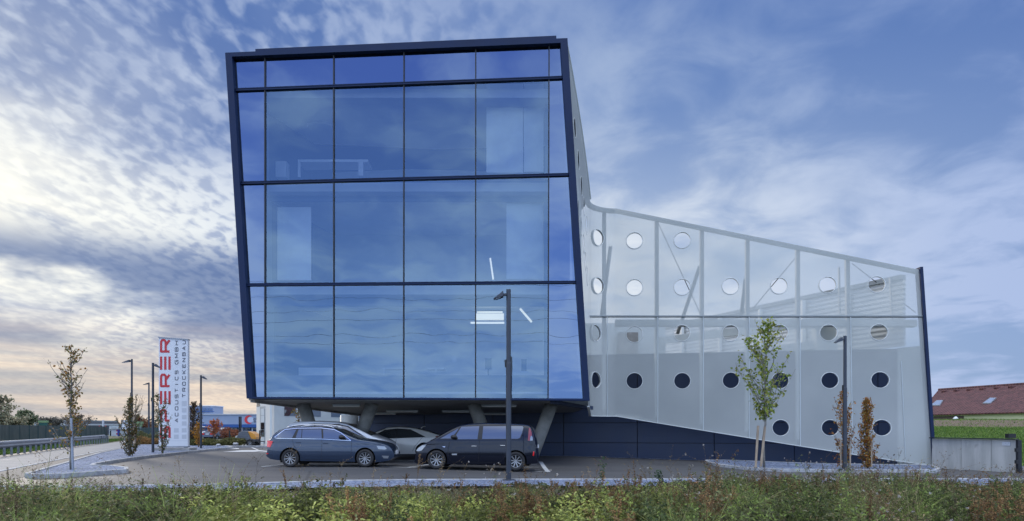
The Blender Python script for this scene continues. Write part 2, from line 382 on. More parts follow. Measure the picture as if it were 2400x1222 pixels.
# road and its apron (both run the same way)
rd = Vector((-.431, 1.0))
def along(p, t): return (p[0]+rd.x*t, p[1]+rd.y*t)
A = (-16.6, 22.2)
patch('road', [along(A, -14), along(A, 110), along((-25.4, 35.4), 96), along((-25.4, 35.4), -32)], .016, M['road'], 2.0)
isl_edge = [G(62, 1117), G(154, 1092), G(232, 1067), G(286, 1055)]
patch('apron', [along(A, -6), along(A, 24), (isl_edge[3].x, isl_edge[3].y), (isl_edge[2].x, isl_edge[2].y), (isl_edge[1].x, isl_edge[1].y), (isl_edge[0].x, isl_edge[0].y), (-12.6, 16.4)], .008, M['apron'])
sweep_kerb('road_edge', [along(A, -8), along(A, 60)], .14, .03, M['kerb'])
# gravel islands
def G2(px, py): v = G(px, py); return (v.x, v.y)
isl = [G2(64, 1119), G2(154, 1092), G2(232, 1067), G2(286, 1055), G2(325, 1046), G2(520, 1046), G2(545, 1052), G2(440, 1063), G2(330, 1076), G2(262, 1086), G2(222, 1094), G2(215, 1097), G2(225, 1098.5), G2(262, 1099.5), G2(296, 1104), G2(296, 1109), G2(240, 1113), G2(150, 1120), G2(80, 1122)]
patch('gravel_island', isl, .10, M['gravel'])
sweep_kerb('island_kerb', isl, .13, .13, M['kerb'], True)
isr = [G2(1655, 1084), G2(1700, 1083.5), G2(2180, 1096), G2(2200, 1104), G2(2190, 1108), G2(2000, 1108), G2(1830, 1106), G2(1740, 1101), G2(1680, 1093), G2(1658, 1087)]
patch('gravel_island', isr, .10, M['gravel'])
sweep_kerb('island_kerb', isr, .13, .12, M['kerb'], True)
# gravel strip in front of the lot, with its flush kerb
strip = edge[1:]
sweep_kerb('strip_kerb', strip, .10, .05, M['kerb'])
inner = [(x, y-1.95) for x, y in strip]
patch('gravel_strip', strip[::1]+inner[::-1], .02, M['gravel'])
# thin line of gravel along the foot of the dark wall
def wally(x): return 36.5-.19*(x+8.2)
patch('gravel_border', [(0.5, wally(.5)-.06), (18, wally(18)-.06), (18, wally(18)-.42), (.5, wally(.5)-.42)], .012, M['gravel'])
# painted bay lines
def lines(name, segs, wid=.11):
    for a, b in segs:
        a, b = Vector(a), Vector(b); d = (b-a).normalized(); n_ = Vector((-d.y, d.x))*wid/2
        o = patch(name, [a-n_, b-n_, b+n_, a+n_], .012, M['white_line'], .8)
l0, l1, l2 = G2(612, 1094.5), G2(955, 1096.5), G2(1285, 1107)
lines('bay_line', [(l0, l1)]); lines('bay_line', [(l1, l2)])
for a, dd in ((l0, (.75, 2.9)), (l1, (.75, 2.9)), ):
    lines('bay_line', [(a, (a[0]+dd[0]*1.6, a[1]+dd[1]*1.6))])
lines('bay_line', [(l2, (l2[0]-.05, l2[1]+5.4))], .17)
for q in (1.05, 2.4, 3.8): lines('bay_line', [((l2[0]-.95, l2[1]+q), (l2[0]-.25, l2[1]+q))], .07)
lines('bay_line', [((l0[0]+1.2, l0[1]+4.7), (l2[0], l2[1]+5.3))])
# crossing / arrow marks at the far left of the lot
def mark(pp): patch('road_marking', [G2(*p) for p in pp], .013, M['white_line'])
mark([(522, 1060), (598, 1059.5), (628, 1056.2), (566, 1056.2)]); mark([(604, 1060.5), (700, 1061), (700, 1057), (640, 1056.8)])
mark([(531, 1053), (560, 1053), (560, 1051.4), (531, 1051.4)]); mark([(588, 1049.6), (592, 1049.6), (607, 1055.2), (602, 1055.2)])
# ================================================================ the glass-fronted office block
FD = 26.8
def FP(px, py, D=FD): return P(px, py, D)
office = thing('office_building', 'leaning office block with blue mirrored glass front in a navy frame', 'building', (-4, 27, 0))
def child(o, par):     # parent without moving
    o.parent = par; o.matrix_parent_inverse = Matrix.Translation(-Vector(par.location)) if not par.rotation_euler.z else (Matrix.Translation(par.location) @ par.rotation_euler.to_matrix().to_4x4()).inverted(); return o
def line_y(l, x): (x0, y0), (x1, y1) = l; return y0+(y1-y0)*(x-x0)/(x1-x0)
def line_x(l, y): (x0, y0), (x1, y1) = l; return x0+(x1-x0)*(y-y0)/(y1-y0)
def isect(lh, lv):       # horizontal-ish line with steep line
    x = lv[0][0]
    for _ in range(8): x = line_x(lv, line_y(lh, x))
    return x, line_y(lh, x)
Ltop, Lbot = ((549, 140), (1313, 108)), ((597, 931), (1367, 935))
rows = [Ltop, ((552, 212), (1317, 183)), ((567, 430), (1331, 410)), ((582, 668), (1348, 662)), Lbot]
Lleft, Lright = ((549, 140), (597, 931)), ((1313, 108), (1367, 935))
cols = [Lleft, ((621.5, 100), (621.5, 935)), ((782.5, 100), (782.5, 935)), ((947, 100), (946, 935)), ((1115, 100), (1114.5, 935)), ((1287, 100), (1284.5, 935)), Lright]
OUT = [(533, 131), (1329, 97), (1381, 940), (583, 935)]
INN = [(549, 140), (1313, 108), (1367, 935), (597, 931)]
fr = MB()
for i in range(4):
    j = (i+1) % 4; q = [FP(*OUT[i], 26.8), FP(*OUT[j], 26.8), FP(*INN[j], 26.8), FP(*INN[i], 26.8)]
    fr.hexa([p+Vector((0, -.22, 0)) for p in q], [p+Vector((0, .3, 0)) for p in q])
child(fr.build('frame', M['navy'], None), office)
for r in range(4):
    for c in range(6):
        q = [isect(rows[r], cols[c]), isect(rows[r], cols[c+1]), isect(rows[r+1], cols[c+1]), isect(rows[r+1], cols[c])]
        # each pane sits a hair out of plane with its neighbours, as real glazing does
        tx, tz = random.uniform(-.0012, .0012), random.uniform(-.0009, .0009)
        mb = MB(); vs = [FP(*p) for p in q]; cc = sum(vs, Vector())/4
        vs = [v+Vector((0, (v.x-cc.x)*tx+(v.z-cc.z)*tz, 0)) for v in vs]
        mb.quad(*vs); o = mb.build('glass_pane', M['spandrel'] if (r == 0 or c in (0, 5)) else M['glass'], None)
        # face the camera side
        if o.data.polygons[0].normal.y > 0:
            o.data.flip_normals()
        child(o, office)
for c in range(1, 6):
    a, b = isect(rows[0], cols[c]), isect(rows[4], cols[c]); mb = MB(); mb.beam(FP(*a, FD-.02), FP(*b, FD-.02), .045, .10, (0, 1, 0)); child(mb.build('mullion', M['dark'], None), office)
for r in range(1, 4):
    a, b = isect(rows[r], Lleft), isect(rows[r], Lright); mb = MB()
    for off, hh, pr in ((-.036, .03, .09), (.036, .03, .09), (0, .045, .07)):
        mb.beam(FP(*a, FD-.03)+Vector((0, 0, off)), FP(*b, FD-.03)+Vector((0, 0, off)), pr*1.6, hh)
    child(mb.build('transom', M['navy'], None), office)
# parapet rail on the roof edge
mb = MB(); mb.beam(FP(604, 127.5, 26.95), FP(1303, 96.5, 26.95), .5, .14); mb.beam(FP(604, 123.5, 26.75), FP(1303, 93, 26.75), .06, .05)
child(mb.build('parapet', M['navy'], None), office)
# body behind the front
FTL, FTR, FBR, FBL = [FP(*p, 27.1) for p in OUT]
def sof(y): return 2.56-.045*(y-27.1)
BBL = Vector((-7.9, 36.4, sof(36.4))); BTL = Vector((-9.0, 37, 12.6)); BBR = Vector((3.1, 34.2, sof(34.2))); BTR = Vector((3.0, 37, 12.2))
IN = .15
mb = MB(); mb.quad(FTL, FBL, BBL, BTL); child(mb.build('side_wall', M['navy_wall'], None), office)
mb = MB(); mb.quad(FTL, FTR, Vector((3.5, 30.6, 11.75)), BTR, BTL); child(mb.build('roof', M['navy_wall'], None), office)
mb = MB(); mb.quad(BTL, BBL, BBR, BTR); child(mb.build('rear_wall', M['navy_wall'], None), office)
ofx = Vector((-.35, .05, 0)); mb = MB(); mb.quad(FTR+ofx+Vector((0, 0, -.4)), FBR+ofx+Vector((0, 0, .3)), Vector((3.1, 30.5, 2.7)), Vector((3.1, 30.5, 11.4))); child(mb.build('side_wall', M['tin_wall'], None), office)
z1 = Vector((0, 0, .25))
SBL, SBR, SMR = Vector((FBL.x, FBL.y, sof(27.1))), Vector((1.7, 27.1, sof(27.1))), Vector((3.5, 30.6, sof(30.6)))
sp_ = [SBL, SBR, SMR, BBR, BBL]
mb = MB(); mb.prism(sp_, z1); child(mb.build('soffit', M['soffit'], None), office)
mb = MB(); mb.quad(SBR, Vector((FBR.x, 27.1, FBR.z+.02)), SMR); child(mb.build('soffit_gusset', M['corr_v'], None), office)
mb = MB(); mb.beam(SBR+Vector((-.05, .05, -.05)), SMR+Vector((0, 0, -.05)), .3, .16); child(mb.build('edge_beam', M['navy_wall'], None), office); mb = MB(); mb.beam(SBL+Vector((.12, .1, -.03)), BBL+Vector((.12, 0, -.03)), .22, .10)
child(mb.build('edge_beam', M['soffit'], None), office)
# floors, ceilings, inner walls
fl = []
for r, zt in ((1, 0), (2, 0), (3, 0), (4, 0)):
    z = P(950, line_y(rows[r], 950), FD).z; fl.append(z)
fl[3] = 2.9
for i, z in enumerate(fl):
    mb = MB(); xl = -10.2 + (.30-.0)*0; 
    xL = line_x(Lleft, HY-(z-EYE)*F/FD); xR = line_x(Lright, HY-(z-EYE)*F/FD)
    x0, x1 = FP(xL+14, 0).x, min(FP(xR-8, 0).x, 2.6)
    mb.hexa([Vector((x0, 27.2, z-.35)), Vector((x1, 27.2, z-.35)), Vector((2.6, 33.4, z-.35)), Vector((-8.6, 33.4, z-.35))], [Vector((x0, 27.2, z)), Vector((x1, 27.2, z)), Vector((2.6, 33.4, z)), Vector((-8.6, 33.4, z))])
    child(mb.build('floor_slab', M['white_in'], None), office)
mb = MB(); mb.box(-8.8, 2.8, 33.4, 33.5, 2.9, 15); child(mb.build('inner_wall', M['white_in'], None), office)
def pbox(name, x0, x1, y0, y1, D, t, m_, par=None):
    a, b = P(x0, y1, D), P(x1, y0, D); mb_ = MB(); mb_.box(a.x, b.x, D, D+t, a.z, b.z)
    o_ = mb_.build(name, m_, None); return child(o_, par) if par else o_
M['inner_navy'] = mat('inner_navy', (.12, .15, .22), .6)
# inner window wall with its wide openings, behind the glass skin
for (yT, yB, x0, x1, y0, y1, e) in ((196, 422, 628, 1278, 203, 414, 0), (424, 664, 634, 1275, 472, 660, 0), (668, 930, 640, 1275, 718, 880, 0)):
    D = 27.75; mb = MB(); xl, xr = line_x(Lleft, (yT+yB)/2)+4, line_x(Lright, (yT+yB)/2)-6
    def B(a0, a1, b0, b1):
        p_, q_ = P(a0, b1, D), P(a1, b0, D); mb_ = MB(); mb_.box(p_.x, q_.x, D, D+.12, p_.z, q_.z); child(mb_.build('inner_window_wall', M['inner_navy'], None), office)
    B(xl, x0, yT, yB); B(x1, xr, yT, yB)
    if y0-yT > 9: B(x0, x1, yT, y0)
    if yB-y1 > 9: B(x0, x1, y1, yB)
M['blind'] = mat('white_blind', (.90, .92, .90), .7, 0, .04, 2)
for (x0, x1, y0, y1) in ((1140, 1226, 197, 405), (1228, 1274, 197, 403), (650, 729, 486, 657), (1187, 1272, 474, 654)):
    pbox('blind', x0, x1, y0, y1, 28.0, .03, M['blind'], office)
# furniture seen faintly through the glass
def item(name, label, cat, parts, m_=None, grp=None):
    o_ = MB()
    for (x0, x1, y0, y1, D, t) in parts:
        a, b = P(x0, y1, D), P(x1, y0, D); o_.box(a.x, b.x, D, D+t, a.z, b.z)
    ob = o_.build(name, m_ or M['white_in'], None); return tag(ob, label, cat, grp)
item('desk', 'white desk behind the upper left panes of the glass front', 'desk', [(698, 862, 374, 380, 29, .9), (698, 704, 380, 415, 29, .05), (840, 851, 380, 412, 29, .3)])
item('waste_bin', 'tall white planter beside the desk behind the upper left pane', 'planter', [(646, 671, 378, 415, 28.6, .4)])
item('desk', 'long low white sideboard behind the bottom left panes', 'sideboard', [(700, 781, 862, 880, 28.5, .6)])
item('desk', 'white office desk behind the bottom centre panes, left of two', 'desk', [(895, 945, 862, 865, 28.5, .8), (898, 901, 865, 880, 28.5, .05)])
item('desk', 'white office desk behind the bottom centre panes, right of two', 'desk', [(1002, 1040, 862, 866, 28.5, .8), (1020, 1023, 866, 880, 28.5, .05)])
item('desk', 'white counter at the right end of the bottom office floor', 'counter', [(1185, 1262, 870, 880, 28.3, .7)])
item('office_chair', 'dark office chair left of the near lamp post on the bottom floor', 'chair', [(1137, 1152, 840, 862, 28.5, .1), (1143, 1146, 862, 880, 28.55, .05), (1137, 1152, 862, 865, 28.3, .3)], M['dark'])
item('office_chair', 'dark office chair above the counter at the right of the bottom floor', 'chair', [(1222, 1234, 842, 868, 28.9, .1), (1222, 1234, 868, 871, 28.75, .25)], M['dark'])
item('picture_frame', 'small square picture hung behind the bottom centre pane', 'picture', [(1060, 1069, 835, 849, 30, .05)])
mb = MB(); mb.tube([P(720+60*math.cos(t)*.5+28, 298-10*math.sin(t), 29.2) for t in rng(0, math.pi, 12)], .05, 6)
tag(mb.build('pendant_lamp', M['white_in'], None, True), 'curved white pendant lamp behind the top left panes', 'lamp')
def lit(parts, label):
    mb = MB()
    for a, b, D, h in parts: mb.beam(P(*a, D), P(*b, D), .12, h)
    return tag(mb.build('ceiling_lamp', M['tube_on'], None), label, 'lamp')
lit([((1103, 757), (1182, 757), 29, .07)], 'lit thin tube lamp, lowest of three bars on the bottom floor')
lit([((1116, 743), (1181, 743), 29.5, .28)], 'lit wide lamp panel, middle of three bars on the bottom floor')
lit([((1118, 732), (1178, 732), 30, .05)], 'lit thin tube lamp, top of three bars on the bottom floor')
lit([((1219, 724), (1246, 755), 29, .08)], 'lit slanting tube lamp right of the three bars on the bottom floor')
lit([((1149, 606), (1156, 655), 29, .07)], 'lit steep tube lamp behind the middle row right pane')
# fluorescent housings under the soffit
def sofD(py):
    D = 30.
    for _ in range(40): D = .5*D+.5*((sof(D)-EYE)*F/(HY-py))
    return D
fx = [(780, 845, 947.5), (905, 980, 961), (870, 928, 966.5), (1036, 1101, 961.5), (1119, 1211, 948), (1129, 1187, 967.5), (1197, 1256, 972)]
nm = ['nearest the left edge of the dark soffit', 'left of centre under the soffit above the white sedan', 'farthest left back under the soffit', 'centre of the soffit beside a slanting column', 'longest, above the black minivan near the lamp post', 'behind the third column above the black minivan', 'farthest right and deepest under the soffit']
for (x0, x1, yy), n_ in zip(fx, nm):
    D = min(sofD(yy), 35.5); a, b = P(x0, yy, D), P(x1, yy, D); z = sof(D)-.05
    r_ = thing('ceiling_light', 'unlit strip light housing, '+n_, 'light', ((a.x+b.x)/2, D, z), 0, 'strip lights under the office soffit')
    L = (b.x-a.x)/2; mb = MB(); mb.box(-L, L, -.07, .07, -.02, .045); mb.build('housing', M['grey_steel'], r_); mb = MB(); mb.box(-L+.02, L-.02, -.055, .055, -.07, -.021); mb.build('diffuser', M['tube_off'], r_, False, .01)
# slanting concrete columns
def column(top, bot, label):
    a, b = Vector(top), Vector(bot); mb = MB(); mb.tube([b+(b-a)*.02, a], [.26, .28], 20)
    tag(mb.build('slanting_column', M['col_conc'], None, True), label, 'column', 'slanting concrete columns under the office')
def colp(x, y, D): v = P(x, y, D); v.z = sof(D)+.02; return v
Dc = 28.9
for xt, xb, lab in ((710, 753, 'leftmost slanting concrete column behind the silver car roof'), (873, 821, 'slanting concrete column rising between the wagon and white sedan'), (1110, 1161, 'slanting concrete column above the black minivan roof'), (1293, 1241, 'rightmost slanting concrete column behind the minivan tail')):
    t_ = colp(xt, 950, Dc); b_ = P(xb, 1075, Dc); b_.z = g(b_.x, Dc)-.05; column(t_, b_, lab)
mb = MB(); cy = P(821, 1000, 37); mb.tube([(cy.x, 36.8, 0), (cy.x, 36.8, 2.15)], .48, 24)
tag(mb.build('round_column', M['grey_steel'], None, True), 'thick round pale column at the left end of the dark back wall', 'column')
# ================================================================ dark plinth wall
dw = thing('dark_wall', 'long low navy panel wall under the office and the perforated hall', 'wall', (0, wally(0), 0))
WT = 5.14
def wpt(x, z, off=0): return Vector((x, wally(x)+off, z))
xs = [-8.2]+[ -4.6, -1.0, 2.6, 6.2, 9.8, 13.4, 17.0, 18.3]
def wtop(x): return sof(wally(x))+.12 if x < 3.5 else WT
for a, b in zip(xs[:-1], xs[1:]):
    top = wtop((a+b)/2); zz = [min(g(a, 34), g(b, 34))-.1, .72, 1.72, top]
    mb = MB()
    for z0, z1_ in zip(zz[:-1], zz[1:]):
        mb.hexa([wpt(a+.015, z0+.012), wpt(b-.015, z0+.012), wpt(b-.015, z0+.012, .1), wpt(a+.015, z0+.012, .1)], [wpt(a+.015, z1_-.012), wpt(b-.015, z1_-.012), wpt(b-.015, z1_-.012, .1), wpt(a+.015, z1_-.012, .1)])
    child(mb.build('wall_panel', M['navy_wall'], None, False, .008), dw)
mb = MB(); zc = [wtop(-8.2)-.02, wtop(3.3)-.02]
mb.add([wpt(-8.2, -.4, .1), wpt(18.3, -.4, .1), wpt(18.3, 5.12, .1), wpt(6.2, 5.12, .1), wpt(6.2, zc[1], .1), wpt(-8.2, zc[0], .1)]+[wpt(-8.2, -.4, .2), wpt(18.3, -.4, .2), wpt(18.3, 5.12, .2), wpt(6.2, 5.12, .2), wpt(6.2, zc[1], .2), wpt(-8.2, zc[0], .2)], [(0, 1, 2, 3, 4, 5), (11, 10, 9, 8, 7, 6)]+[(i, (i+1) % 6, 6+(i+1) % 6, 6+i) for i in range(6)]); child(mb.build('wall_core', M['dark'], None), dw)
# ================================================================ perforated hall
hall = thing('perforated_hall', 'white perforated metal hall with round portholes and sloping top', 'building', (10, 30, 0))
p_f, p_a, cen, rad = Vector((3.0, 26.95)), Vector((3.5, 30.6)), Vector((4.9, 30.6)), 1.4
p_c, p_e = Vector((4.9, 32.0)), Vector((17.9, 30.0))
LA, LB, LC = 3.7, rad*math.pi/2, (p_e-p_c).length
# tilt the straight wall smoothly out of the arc
def plan(s, z):
    xf = 2.16+(3.0-2.16)*(16.6-z)/14.1
    if s <= LA:
        t = s/LA; a = Vector((xf, 26.95)); return a.lerp(p_a, t)
    if s <= LA+LB:
        t = (s-LA)/rad; return cen+Vector((-math.cos(t), math.sin(t)))*rad
    t = (s-LA-LB)/LC; sh = (8.4-z)*.062*max(0, t)**6      # leaning end
    return p_c.lerp(p_e, t)+Vector((sh, -sh*.15))
LT = LA+LB+LC
def s_of(px, z=4.):     # arc length where the sight line through column px meets the straight wall
    lo, hi = LA+LB-.5, LT+.3
    for _ in range(40):
        m_ = (lo+hi)/2; p = plan(max(m_, LA+LB), z)
        if CX+F*p.x/p.y < px: lo = m_
        else: hi = m_
    return (lo+hi)/2
def s_arc(px):
    lo, hi = LA, LA+LB
    best = min((abs(CX+F*plan(s, 8).x/plan(s, 8).y-px), s) for s in rng(LA+.2, LA+LB, 60)); return best[1]
def z_at(px, py, s): return EYE-(py-HY)*plan(s, 5).y/F
s5 = LA+LB
def ztop(s):
    if s <= LA: t = s/LA; return 16.6+(11.75-16.6)*t
    if s <= s5: t = (s-LA)/LB; return 11.75-.0*t
    t = (s-s5)/LC; return 11.75+(8.42-11.75)*t
def zbot(s):
    if s <= LA: return 2.3+(2.0-2.3)*s/LA
    if s <= s5: return 2.0
    return 2.0+(-.2-2.0)*(s-s5)/LC
holes = []
for px, py in ((1487, 564), (1599, 563), (1487, 674), (1599, 673), (1712, 671), (1826, 670), (1940, 668), (2055, 667), (1487, 784), (1598, 781), (1712, 781), (1827, 780), (1942, 780), (2060, 779), (1487, 893), (1599, 893), (1713, 892), (1829, 892), (1945, 892), (2063, 891), (1830, 1003), (1946, 1003), (2067, 1003)):
    s_ = s_of(px, EYE-(py-HY)*31/F); holes.append((s_, EYE-(py-HY)*plan(s_, 5).y/F, 18.6*plan(s_, 5).y/F))
for py in (557, 670, 781, 891): s_ = s_arc(1401 if py < 700 else 1396); holes.append((s_, EYE-(py-HY)*plan(s_, 5).y/F, .37))
for px, py in ((1347.5, 300), (1356, 375), (1363, 436), (1369, 484), (1356, 492), (1362, 530), (1368, 572), (1372, 612), (1375, 528), (1376, 648)):
    best = None
    for s_ in rng(.35, LA-.1, 120):
        z = EYE-(py-HY)*plan(s_, 8).y/F; p = plan(s_, z); e_ = abs(CX+F*p.x/p.y-px)
        if best is None or e_ < best[0]: best = (e_, s_, z)
    if best[2] < ztop(best[1])-.5: holes.append((best[1], best[2], .40))
def map3(s, z, off=0.):
    p = plan(s, z); e = plan(min(s+.02, LT), z)-plan(max(s-.02, 0), z); n_ = Vector((-e.y, e.x)).normalized()*off
    return Vector((p.x+n_.x, p.y+n_.y, z))
cu = bpy.data.curves.new('tmp', 'CURVE'); cu.dimensions = '2D'; cu.fill_mode = 'BOTH'
def spl(pts):
    s_ = cu.splines.new('POLY'); s_.points.add(len(pts)-1)
    for p, q in zip(s_.points, pts): p.co = (q[0], q[1], 0, 1)
    s_.use_cyclic_u = True
out_pts = [(s_, zbot(s_)) for s_ in (0, LA, s5, LT)]+[(s_, ztop(s_)) for s_ in (LT, s5, LA, 0)]
spl(out_pts)
HX = lambda hs: .45 if hs < LA else 1.
for hs, hz_, hr in holes: spl([(hs+hr*HX(hs)*math.cos(t), hz_+hr*math.sin(t)) for t in rng(0, 2*math.pi, 32)[:-1]])
co_ = bpy.data.objects.new('tmp', cu); C.objects.link(co_)
bpy.context.view_layer.update(); me = bpy.data.meshes.new_from_object(co_.evaluated_get(bpy.context.evaluated_depsgraph_get())); bpy.data.objects.remove(co_)
b = bmesh.new(); b.from_mesh(me)
bmesh.ops.remove_doubles(b, verts=b.verts, dist=1e-4)
for s_ in [i*.5 for i in range(1, 8)]+rng(LA, s5, 12)+rng(s5, LT, 10)[1:-1]+[LT-.6, LT-.3]:
    bmesh.ops.bisect_plane(b, geom=b.verts[:]+b.edges[:]+b.faces[:], plane_co=(s_, 0, 0), plane_no=(1, 0, 0))
for z in range(1, 16): bmesh.ops.bisect_plane(b, geom=b.verts[:]+b.edges[:]+b.faces[:], plane_co=(0, z, 0), plane_no=(0, 1, 0))
for v in b.verts: v.co = map3(v.co.x, v.co.y)
b.to_mesh(me); b.free(); me.name = 'perforated_skin'
child(link('perforated_skin', me, M['mesh'], None, True), hall)
for hs, hz_, hr in holes:     # porthole rims
    mb = MB(); vs = []; n = 32
    side = hs < LA+.1
    for off, rr in ((-.008, hr-.004), (-.008, hr+(.012 if side else .022)), (.01 if side else .12, hr+(.012 if side else .022)), (.01 if side else .12, hr-.004)):
        vs += [map3(hs+rr*HX(hs)*math.cos(t), hz_+rr*math.sin(t), off) for t in rng(0, 2*math.pi, n)[:-1]]
    mb.add(vs, [(k_*n+i, k_*n+(i+1) % n, ((k_+1) % 4)*n+(i+1) % n, ((k_+1) % 4)*n+i) for k_ in range(4) for i in range(n)])
    child(mb.build('porthole_rim', M['white_steel'], None, True), hall)
# top rail, bottom rail, mid seam
def rail(name, sf, zf, w_, h_, m_, off=0., s0=0., s1=None):
    s1 = s1 or LT; ss_ = sorted(set(rng(s0, s1, 40)+([x for x in rng(LA, s5, 10) if s0 <= x <= s1])))
    vs = []
    for s_ in ss_:
        z = zf(s_)
        for o_, dz_ in ((-w_/2, -h_/2), (w_/2, -h_/2), (w_/2, h_/2), (-w_/2, h_/2)): vs.append(map3(s_, z+dz_, off+o_))
    mb = MB(); n = len(ss_); mb.add(vs, [(i*4+j, i*4+(j+1) % 4, i*4+4+(j+1) % 4, i*4+4+j) for i in range(n-1) for j in range(4)]+[(0, 1, 2, 3), (n*4-4, n*4-3, n*4-2, n*4-1)])
    return child(mb.build(name, m_, None), hall)
rail('top_rail', None, lambda s_: ztop(s_)-.09, .16, .19, M['grey_steel'], .1, LA)
rail('top_rail', None, lambda s_: ztop(s_)-.02, .10, .05, M['white_steel'], .0, 0, LA)
rail('bottom_rail', None, lambda s_: zbot(s_)+.01, .10, .035, M['white_steel'], .0)
zm = lambda s_: EYE-(741-HY)*plan(s_, 5).y/F
rail('seam', None, zm, .07, .05, M['grey_steel'], .0, LA)
rail('seam', None, lambda s_: zm(s_)-.055, .02, .03, M['dark'], .0, LA)
rail('floor_edge', None, lambda s_: zm(s_)-.22, .5, .28, M['tin_wall'], .8, s5)
# end frame
mb = MB(); a0, a1 = map3(LT, zbot(LT)), map3(LT, ztop(LT)); steps = rng(zbot(LT)-.05, ztop(LT)+.1, 10)
for z0, z1_ in zip(steps[:-1], steps[1:]):
    p0, p1 = map3(LT, z0)+Vector((.05, .1, 0)), map3(LT, z1_)+Vector((.05, .1, 0)); mb.beam(p0, p1, .13, .4, (0, 1, 0))
child(mb.build('end_frame', M['navy'], None), hall)
# posts behind the sheet and panel joints on it
for px in (1435, 1539.5, 1646, 1753.5, 1873, 1993):
    s_ = s_of(px); mb = MB(); mb.beam(map3(s_, zm(s_)-1.0, .22), map3(s_, ztop(s_)-.15, .22), .17, .16, (0, 1, 0)); child(mb.build('post', M['grey_steel'], None), hall)
    mb = MB(); s2_ = s_+.04; mb.beam(map3(s2_, zbot(s2_)+.02, -.015), map3(s2_, zm(s2_)-.05, -.015), .032, .02, (0, 1, 0)); child(mb.build('panel_joint', M['tin_wall'], None), hall)
    mb = MB(); mb.beam(map3(s_, zbot(s_)+.3, .25), map3(s_, zm(s_)-1.0, .25), .17, .16, (0, 1, 0)); child(mb.build('post', M['tin_wall'], None), hall)
for px in (1985, 2115):
    s_ = s_of(px); mb = MB(); mb.beam(map3(s_, zm(s_), .9), map3(s_, ztop(s_)-.35, .9), .06, .1, (0, 1, 0)); child(mb.build('post', M['grey_steel'], None), hall)
s_ = s_of(2113); mb = MB(); mb.beam(map3(s_, zbot(s_)+.02, -.015), map3(s_, zm(s_)-2, -.015), .025, .02, (0, 1, 0)); child(mb.build('panel_joint', M['tin_wall'], None), hall)
def strut(a, b, Da, Db, r_, name='brace', m_=None):
    mb = MB(); mb.tube([P(*a, Da), P(*b, Db)], r_, 8); child(mb.build(name, m_ or M['grey_steel'], None, True), hall)
strut((1410, 742), (1431, 578), 33.5, 32.3, .09); strut((1588, 782), (1640, 625), 34, 31.9, .09); strut((1737, 742), (1747, 655), 33.2, 31.6, .09)
for a, b in (((1542, 522), (1641, 735)), ((1766, 722), (1870, 598)), ((1997, 618), (2146, 733))): strut(a, b, 32, 31.5, .018, 'tie_rod', M['dark'])
# gallery wall running back from the right-hand corner, and beams of the open terrace
cA, cB = Vector((17.6, 30.7)), Vector((6.2, 55.0))
def slab(name, a, b, z0, z1, t, m_, z0b=None, z1b=None):
    d = (b-a).normalized(); n_ = Vector((-d.y, d.x))*t; z0b = z0 if z0b is None else z0b; z1b = z1 if z1b is None else z1b; mb_ = MB()
    mb_.hexa([Vector((a.x, a.y, z0)), Vector((b.x, b.y, z0b)), Vector((b.x-n_.x, b.y-n_.y, z0b)), Vector((a.x-n_.x, a.y-n_.y, z0))],
            [Vector((a.x, a.y, z1)), Vector((b.x, b.y, z1b)), Vector((b.x-n_.x, b.y-n_.y, z1b)), Vector((a.x-n_.x, a.y-n_.y, z1))]); return child(mb_.build(name, m_, None), hall)
slab('gallery_wall', cA, cB, 5.15, 8.15, .15, M['corr_h'])
slab('gallery_coping', cA+Vector((-.1, -.02)), cB+Vector((-.1, 0)), 8.16, 8.36, .3, M['grey_steel'])
for t in (.1, .2, .31, .43, .56, .7, .85):
    p = cA.lerp(cB, t)+Vector((-.16, -.02)); mb = MB(); mb.box(p.x-.09, p.x+.09, p.y-.12, p.y+.12, 3.2, 8.1); child(mb.build('gallery_post', M['white_steel'], None), hall)
slab('terrace_beam', cA+Vector((-1.6, .6)), Vector((3.0, 46)), 6.35, 6.75, .25, M['tin_wall'])
slab('terrace_beam', cA+Vector((-2.6, 2.2)), Vector((5.0, 44)), 5.35, 5.75, .25, M['tin_wall'], 4.4, 4.8)
mb = MB(); mb.box(6.2, 7.3, 39.5, 40.3, -.2, 7.0); child(mb.build('concrete_pier', M['concrete'], None), hall)
mb = MB(); mb.box(14.7, 15.7, 32.9, 33.5, -.2, 6.3); child(mb.build('concrete_pier', M['tin_wall'], None), hall)
mb = MB(); mb.prism([Vector((-8, 37, 5.0)), Vector((4, 34.5, 5.0)), Vector((17, 32.0, 5.0)), Vector((7, 54, 5.0)), Vector((-8, 54, 5.0))], (0, 0, .12)); child(mb.build('terrace_floor', M['concrete'], None), hall)
mb = MB(); e0, e1 = plan(LT, -.3).x+.02, plan(LT, 5.1).x+.02; q_ = [Vector((17.55, 31.0, -.4)), Vector((e0, 30.25, -.4)), Vector((e1, 30.25, 5.1)), Vector((17.55, 31.0, 5.1))]; mb.hexa(q_, [v+Vector((0, .1, 0)) for v in q_]); child(mb.build('return_wall', M['tin_wall'], None), hall)
# a lower rear stretch of the building seen over the terrace
mb = MB(); mb.box(3.2, 9.0, 40, 41, 5.1, 7.6); child(mb.build('stair_house', M['tin_wall'], None), hall)
